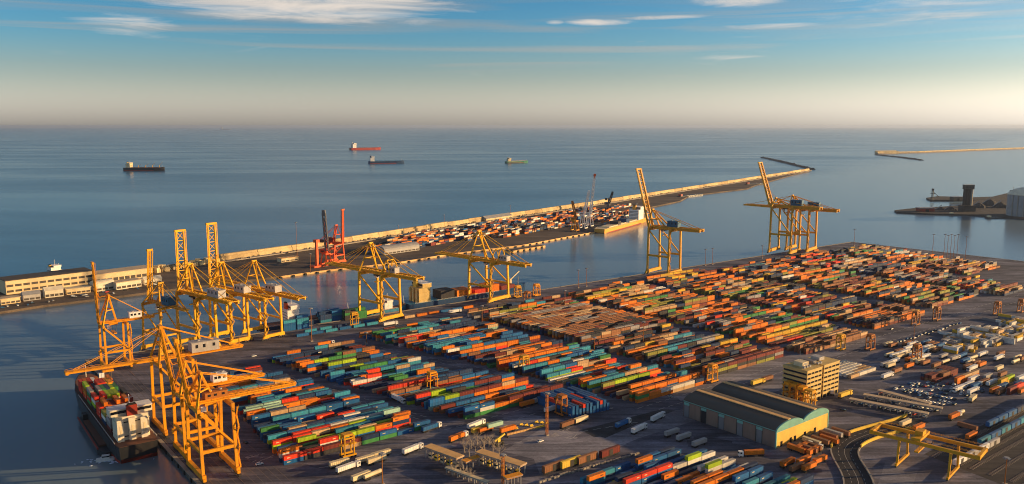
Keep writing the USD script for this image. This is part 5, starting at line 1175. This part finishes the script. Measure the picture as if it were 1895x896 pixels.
for i, (c_, kk, P_) in enumerate(sorted(lots)):
    nm = kk+' lorry' if kk in ('white', 'blue') else ('tank trailer' if kk == 'tank' else 'grey trailer' if kk == 'trailer' else kk)
    place(LP[kk], nm.split()[-1], f'{nm} among the crowded vehicles of the right hand yard, {ordinal(i)} from the left', nm.split()[-1], P_, UA+(180 if i % 4 == 0 else 0), 'vehicles on the right hand yard')
def car_proto(name, mat):
    p = proto(name)
    b = MB().loft([np.array([[x, -.86*w, .28], [x, -.9*w, .62], [x, -.78*w, z], [x, .78*w, z], [x, .9*w, .62], [x, .86*w, .28]]) for x, w, z in ((-2.1, .88, .85), (-1.9, 1, .95), (0, 1, .98), (1.3, 1, .92), (2.1, .86, .68))])
    obj('body', b, mat, p)
    c = MB().loft([np.array([[x, -.76*w, .93], [x+dx, -.6*w, 1.42], [x+dx, .6*w, 1.42], [x, .76*w, .93]]) for x, dx, w in ((-1.7, .35, .96), (1.0, -.6, .98))]); cb = obj('cabin', c, 'glass_blue', p)
    obj('roof', MB().box(-1.3, -.58, 1.42, .38, .58, 1.47), mat, cb)
    for x in (-1.3, 1.3):
        for s in (-1, 1): obj('wheel', MB().cyl([x, s*.8-.11, .32], .32, .22, 10, axis=1), 'rubber', p)
    return p
CPT = [(n, car_proto(n.replace(' ', '_')+'_car', m)) for n, m in (('white', 'white_paint'), ('silver', 'house_grey'), ('dark', 'hull_black'), ('blue', 'container_blue'), ('red', 'container_red'))]
def car(x, y, rot, lb, grp): n, p = rv.choices(CPT, (5, 4, 3, 2, 1))[0]; place(p, 'parked_car', f'{n} car {lb}', 'car', at(x, y), rot, grp)
cu0, cv0 = to_uv(at(1600, 741)); Lr = float(np.linalg.norm(at(1744, 761)-at(1598, 736)))
A1, A2 = at(1602, 728), at(1742, 750)
for r_ in range(6):
    a_ = at(1572+27*r_, 744-8.5*r_); b_ = at(1716+26*r_*.8, 772-9.0*r_*1.1)
    for j in range(16):
        if rv.random() < .28: continue
        p = a_+(b_-a_)*(j+.5)/16; n, pr = rv.choices(CPT, (5, 4, 3, 2, 1))[0]
        place(pr, 'parked_car', f'{n} car in the {ordinal(r_)} car park row from the yellow wall, {ordinal(j)} bay', 'car', p, UA+rv.uniform(-3, 3), 'cars in the car park')
u0_, v0_ = to_uv(at(1655, 722))
for r_ in range(6):
    for j in range(13):
        if rv.random() < .38: continue
        n, pr = rv.choices(CPT, (5, 4, 3, 2, 1))[0]
        place(pr, 'parked_car', f'{n} car behind the car shelters, {ordinal(r_)} row back, {ordinal(j)} from the left', 'car', W(u0_+r_*8.5+2, v0_+j*3.4)*[1, 1, 0]+[0, 0, ZQ], UA+rv.uniform(-3, 3), 'cars behind the shelters')
for j in range(22):
    n, pr = rv.choices(CPT, (2, 3, 4, 2, 2))[0]; x = 1640+j*6.5; y = 640-j*1.9+rv.uniform(-2, 2)
    place(pr, 'parked_car', f'{n} car in the line before the far yard edge, {ordinal(j)} from the left', 'car', at(x, y), UA+rv.uniform(-8, 8), 'cars before the far yard')
for ci, (x, y, s) in enumerate(sorted(PIERCARS)):
    n, pr = rv.choices(CPT, (5, 4, 3, 2, 1))[0]; place(pr, 'parked_car', f'{n} car on the pier road before the cream hall, {ordinal(ci)} from the left', 'car', at(x, y), 40+rv.choice((0, 90)), 'cars on the pier')
for (x, y, w_) in ((560, 655, 'on the apron behind the front left block'), (470, 660, 'on the apron below the near yellow cranes'), (900, 606, 'at the back of the cross block'), (1180, 742, 'right of the end-on blue boxes'), (1240, 735, 'on the road before the nearest orange rows'), (1000, 818, 'on the paving left of the lattice mast'), (1420, 790, 'beside the long wall of the warehouse'),
                   (1560, 760, 'between the warehouse and the yellow road wall'), (1650, 610, 'on the open ground before the far yard'), (1820, 610, 'on the far right apron'), (1090, 764, 'below the end-on blue boxes'), (455, 820, 'on the near quay apron, the farther one'), (480, 860, 'on the near quay apron, the nearer one')):
    n, pr = rv.choices(CPT, (5, 4, 3, 2, 1))[0]; place(pr, 'parked_car', f'lone {n} car {w_}', 'car', at(x, y), UA+rv.choice((0, 90)))
# ------------------------------------------------------------------ freight wagons and the train
def wagon(label, P, rot, mat, L_=13, h_=2.9):
    t = thing('freight_wagon', label, 'wagon', P, rot)
    obj('underframe', MB().box(-L_/2, -1.2, .95, L_/2, 1.2, 1.3), 'dark_steel', t)
    b = obj('body', container_mesh(8).moved([0, 0, 0]), mat, t)
    v = np.array(UsdGeom.Mesh(b).GetPointsAttr().Get()); v = v*[L_/CL, 1.12, h_/CH]+[0, 0, 1.3]; UsdGeom.Mesh(b).GetPointsAttr().Set(Vt.Vec3fArray.FromNumpy(v.astype(np.float32)))
    obj('roof', MB().loft([np.array([[x, -1.32, 1.3+h_], [x, -.7, 1.3+h_+.35], [x, .7, 1.3+h_+.35], [x, 1.32, 1.3+h_]]) for x in (-L_/2+.1, L_/2-.1)]), mat, t)
    obj('door', MB().box(-1.4, -1.36, 1.45, 1.4, 1.36, 1.2+h_), 'dark_steel', t)
    for x in (-L_*.34, L_*.34):
        w_ = MB()
        for dx in (-.9, .9):
            for s in (-.72, .72): w_.cyl([x+dx, s-.07, .5], .46, .14, 12, axis=1)
        w_.box(x-1.4, -.9, .5, x+1.4, .9, .8); obj('bogie', w_, 'rubber', t)
    return t
nth = ['nearest', 'second', 'third', 'fourth', 'fifth', 'sixth', 'seventh', 'eighth']
for j in range(7): wagon(f'blue wagon of the long train, {ordinal(j)} from its left end', W(us[0][0]+4+14*j, us[0][1])*[1, 1, 0]+[0, 0, ZQ+.34-.04], UA, 'container_blue' if j != 3 else 'container_navy')
for j in range(5): wagon(f'pale blue wagon of the nearer short train, {ordinal(j)} from its left end', W(us[1][0]+4+14*j, us[1][1])*[1, 1, 0]+[0, 0, ZQ+.3], UA, 'container_blue' if j % 2 else 'container_teal')
for j in range(4): wagon(f'grey white wagon beside the gantry, {ordinal(j)} from its left end', W(us[2][0]-16+14*j, us[2][1])*[1, 1, 0]+[0, 0, ZQ+.3], UA, 'house_grey' if j % 2 else 'white_paint')
for (x, y, m_, lb) in ((1024, 873, 'container_brown', 'brown boxcar near the bottom edge, leftmost of four'), (1056, 865, 'barrier_yellow', 'yellow sided boxcar between brown boxcars'), (1086, 857, 'container_brown', 'brown boxcar right of the yellow sided one'), (1128, 845, 'container_maroon', 'dark maroon boxcar, rightmost of the four')): wagon(lb, at(x, y), UA+2, m_, 15, 3.6)
bl = MB(); rs = np.random.RandomState(4)
for k in range(34):
    f = k/33; p = at(1000+180*f, 892-52*f+rs.uniform(-1.5, 1.5)); t_ = None
    o = obj('concrete_block', MB().cbox([0, 0, 0], 1.8, 1.1, 1.0).moved(p, UA+rs.uniform(-8, 8)), 'concrete', label=f'concrete block in the line below the brown boxcars, {ordinal(k)} from the left', cat='concrete block', group='blocks below the boxcars')
t = place(CPROTO['pale green'], 'shipping_container', 'bright green container perched on trailers below the middle block', 'container', at(916, 796, ZQ)+[0, 0, 2.6], UA)
place(LP['orange trailer'], 'trailer', 'orange trailer carrying nothing else, right of the bright green container', 'trailer', at(940, 800), UA)
bar = thing('crash_barrier', 'yellow striped barrier line running towards the lattice mast', 'barrier', at(938, 806), math.degrees(math.atan2(*(at(1008, 789)-at(938, 806))[[1, 0]])))
Lb = float(np.linalg.norm(at(1008, 789)-at(938, 806)))
for k in range(12): obj('segment', MB().box(Lb*k/12+.1, -.4, 0, Lb*(k+1)/12-.1, .4, 1.1), 'barrier_yellow' if k > 8 else 'ridge_tan', bar)
t = thing('reach_stacker', 'black and yellow reach stacker near the bare trees', 'machine', at(922, 824), UA+10)
obj('chassis', MB().box(-3.5, -1.6, .8, 3.5, 1.6, 2.2), 'dark_steel', t); obj('cab', MB().box(-1, -.8, 2.2, 1.2, .8, 4), 'barrier_yellow', t); obj('boom', MB().beam([-3, 0, 3.4], [5.5, 0, 5.6], .9, 1.0), 'barrier_yellow', t); obj('spreader', MB().box(4.8, -3.5, 3.9, 6, 3.5, 4.6), 'dark_steel', t)
for x in (-2.4, 2.2):
    for s in (-1, 1): obj('wheel', MB().cyl([x, s*1.7-.35, .85], .85, .7, 14, axis=1), 'rubber', t)
for k in range(9):
    P = at(936+k*9.5, 792-k*1.6+(k % 3)*2.5); t = thing('road_block', f'small yellow road block beside the barrier line, {ordinal(k)} from left', 'road block', P, UA)
    obj('base', MB().box(-1.3, -.7, 0, 1.3, .7, .5), 'barrier_yellow', t); obj('panel', MB().box(-1.1, -.12, .5, 1.1, .12, 1.3), 'barrier_yellow', t)
# ------------------------------------------------------------------ bare trees
def bare_tree(P, seed, hgt, lb):
    r_ = random.Random(seed); t = thing('bare_tree', lb, 'tree', P, r_.uniform(0, 360), 'bare trees at the gates')
    obj('trunk', MB().tube([[0, 0, -.2], [r_.uniform(-.1, .1), 0, hgt*.3], [r_.uniform(-.2, .2), r_.uniform(-.2, .2), hgt*.55]], [.26, .18, .12], 6), 'bark_pale', t)
    m = MB()
    def grow(p, d, L_, rad, dep):
        q_ = p+d*L_; mid = (p+q_)/2+np.array([r_.uniform(-1, 1), r_.uniform(-1, 1), 0])*L_*.08
        m.tube([p, mid, q_], [rad, rad*.8, rad*.6], 4)
        if dep:
            for _ in range(3):
                dd = d+np.array([r_.uniform(-.8, .8), r_.uniform(-.8, .8), r_.uniform(-.25, .6)]); grow(mid if _ == 0 else q_, dd/np.linalg.norm(dd), L_*.68, rad*.62, dep-1)
    for k in range(6):
        a_ = k*1.047+r_.uniform(-.3, .3); d_ = np.array([math.cos(a_)*.75, math.sin(a_)*.75, r_.uniform(.5, 1.1)]); d_ /= np.linalg.norm(d_)
        grow(np.array([0, 0, hgt*r_.uniform(.28, .55)]), d_, hgt*.27, .085, 3)
    obj('crown', m, 'bark_pale', t)
for k, (x, y) in enumerate(sorted([(860, 838), (872, 830), (884, 824), (897, 832), (880, 840), (905, 828), (893, 842), (868, 846), (912, 838), (924, 848)])+sorted([(840, 880), (858, 886), (872, 890), (852, 872)])):
    bare_tree(at(x, y), 40+k, 8.5 if k < 10 else 6.5, f'bare pale tree in the cluster between the gate canopies, {ordinal(k)} counted from the left' if k < 10 else f'bare pale tree along the low canopy at the bottom edge, {ordinal(k-10)} from the left')
# ------------------------------------------------------------------ light masts
def mast(x, y, ytop, lb, lattice_=False, mat='crane_rust', r=.35):
    P = at(x, y); hgt = hit(P, np.array([1., 0, 0]), x, ytop)[1]
    t = thing('light_mast', lb, 'light mast', P, UA)
    obj('base', MB().box(-1, -1, 0, 1, 1, .8), 'concrete', t)
    if lattice_: m = MB(); lattice(m, [0, 0, .8], [0, 0.01, hgt], 1.1, 1.1, max(6, int(hgt/3)), .13); obj('pole', m, mat, t)
    else: obj('pole', MB().tube([[0, 0, .8], [0, 0, hgt*.5], [0, 0, hgt]], [r, r*.8, r*.55], 8), mat, t)
    hd = MB().cyl([0, 0, hgt], 1.3, .5, 10); obj('crown', hd, 'grey_steel', t)
    l_ = MB()
    for a_ in range(6): l_.cbox([1.5*math.cos(a_*1.047), 1.5*math.sin(a_*1.047), hgt-.4], .8, .6, .5, a_*60)
    obj('floodlights', l_, 'grey_steel', t, kind='stuff')
for a_ in [(1012, 806, 728, 'orange lattice mast standing alone below the blue boxes', True), (708, 897, 840, 'brown pole at the bottom edge beside the cream trailers', False), (931, 897, 842, 'lattice pole at the bottom edge right of the trees', True), (577, 632, 571, 'light mast on the apron behind the front left block', False),
           (678, 636, 616, 'light mast at the back of the middle block', False), (892, 610, 566, 'light mast in the aisle behind the cross block', False), (1045, 575, 538, 'light mast among the orange rows at mid yard', False), (1190, 640, 596, 'light mast in the brown block', False), (1100, 650, 625, 'light mast at the cross block edge', False),
           (1070, 533, 500, 'thin mast at the basin quay, left of a pair', False), (1085, 530, 497, 'thin mast at the basin quay, right of a pair', False), (1305, 492, 462, 'thin mast on the basin quay before the end cranes, left', False), (1318, 490, 460, 'thin mast on the basin quay before the end cranes, right', False), (1410, 478, 455, 'thin mast left of the end cranes', False),
           (1580, 455, 425, 'thin mast at the far corner of the terminal', False), (1725, 476, 434, 'pale mast on the far right skyline, leftmost', False), (1786, 482, 438, 'pale mast on the far right skyline, rightmost', False), (1859, 897, 848, 'brown pole among the sidings at the lower right', False), (1690, 640, 600, 'light mast beside the far straddle carriers', False),
           (550, 480, 412, 'hair thin mast on the breakwater left of the red crane', False), (737, 432, 417, 'thin mast on the breakwater right of the red crane', False), (822, 424, 398, 'thin mast on the breakwater by the containers', False), (944, 408, 380, 'thin mast on the breakwater at mid pier', False), (575, 505, 470, 'thin mast on the pier edge left of the red column', False)]:
    mast(*a_)
for k in range(5): mast(1746+k*6, 478+k*.8, 434+(k % 2)*2, f'thin mast in the cluster on the far right skyline, {ordinal(k)} from left', False)

# ================================================================== haze over the water
mz = usdkit.material(stage, '/World/Looks/haze_air', {'v': ('principled_volume', {'color': (0.42, 0.50, 0.66), 'density': HAZE, 'anisotropy': 0.35})}, [], volume='v.volume')
hm = usdkit.mesh(stage, '/World/haze', MB().box(-95000, -95000, -7.0, 95000, 96000, 215.0).mesh(), mz)
tag(hm.GetPrim(), 'thin evening haze over the sea', 'haze', kind='stuff')
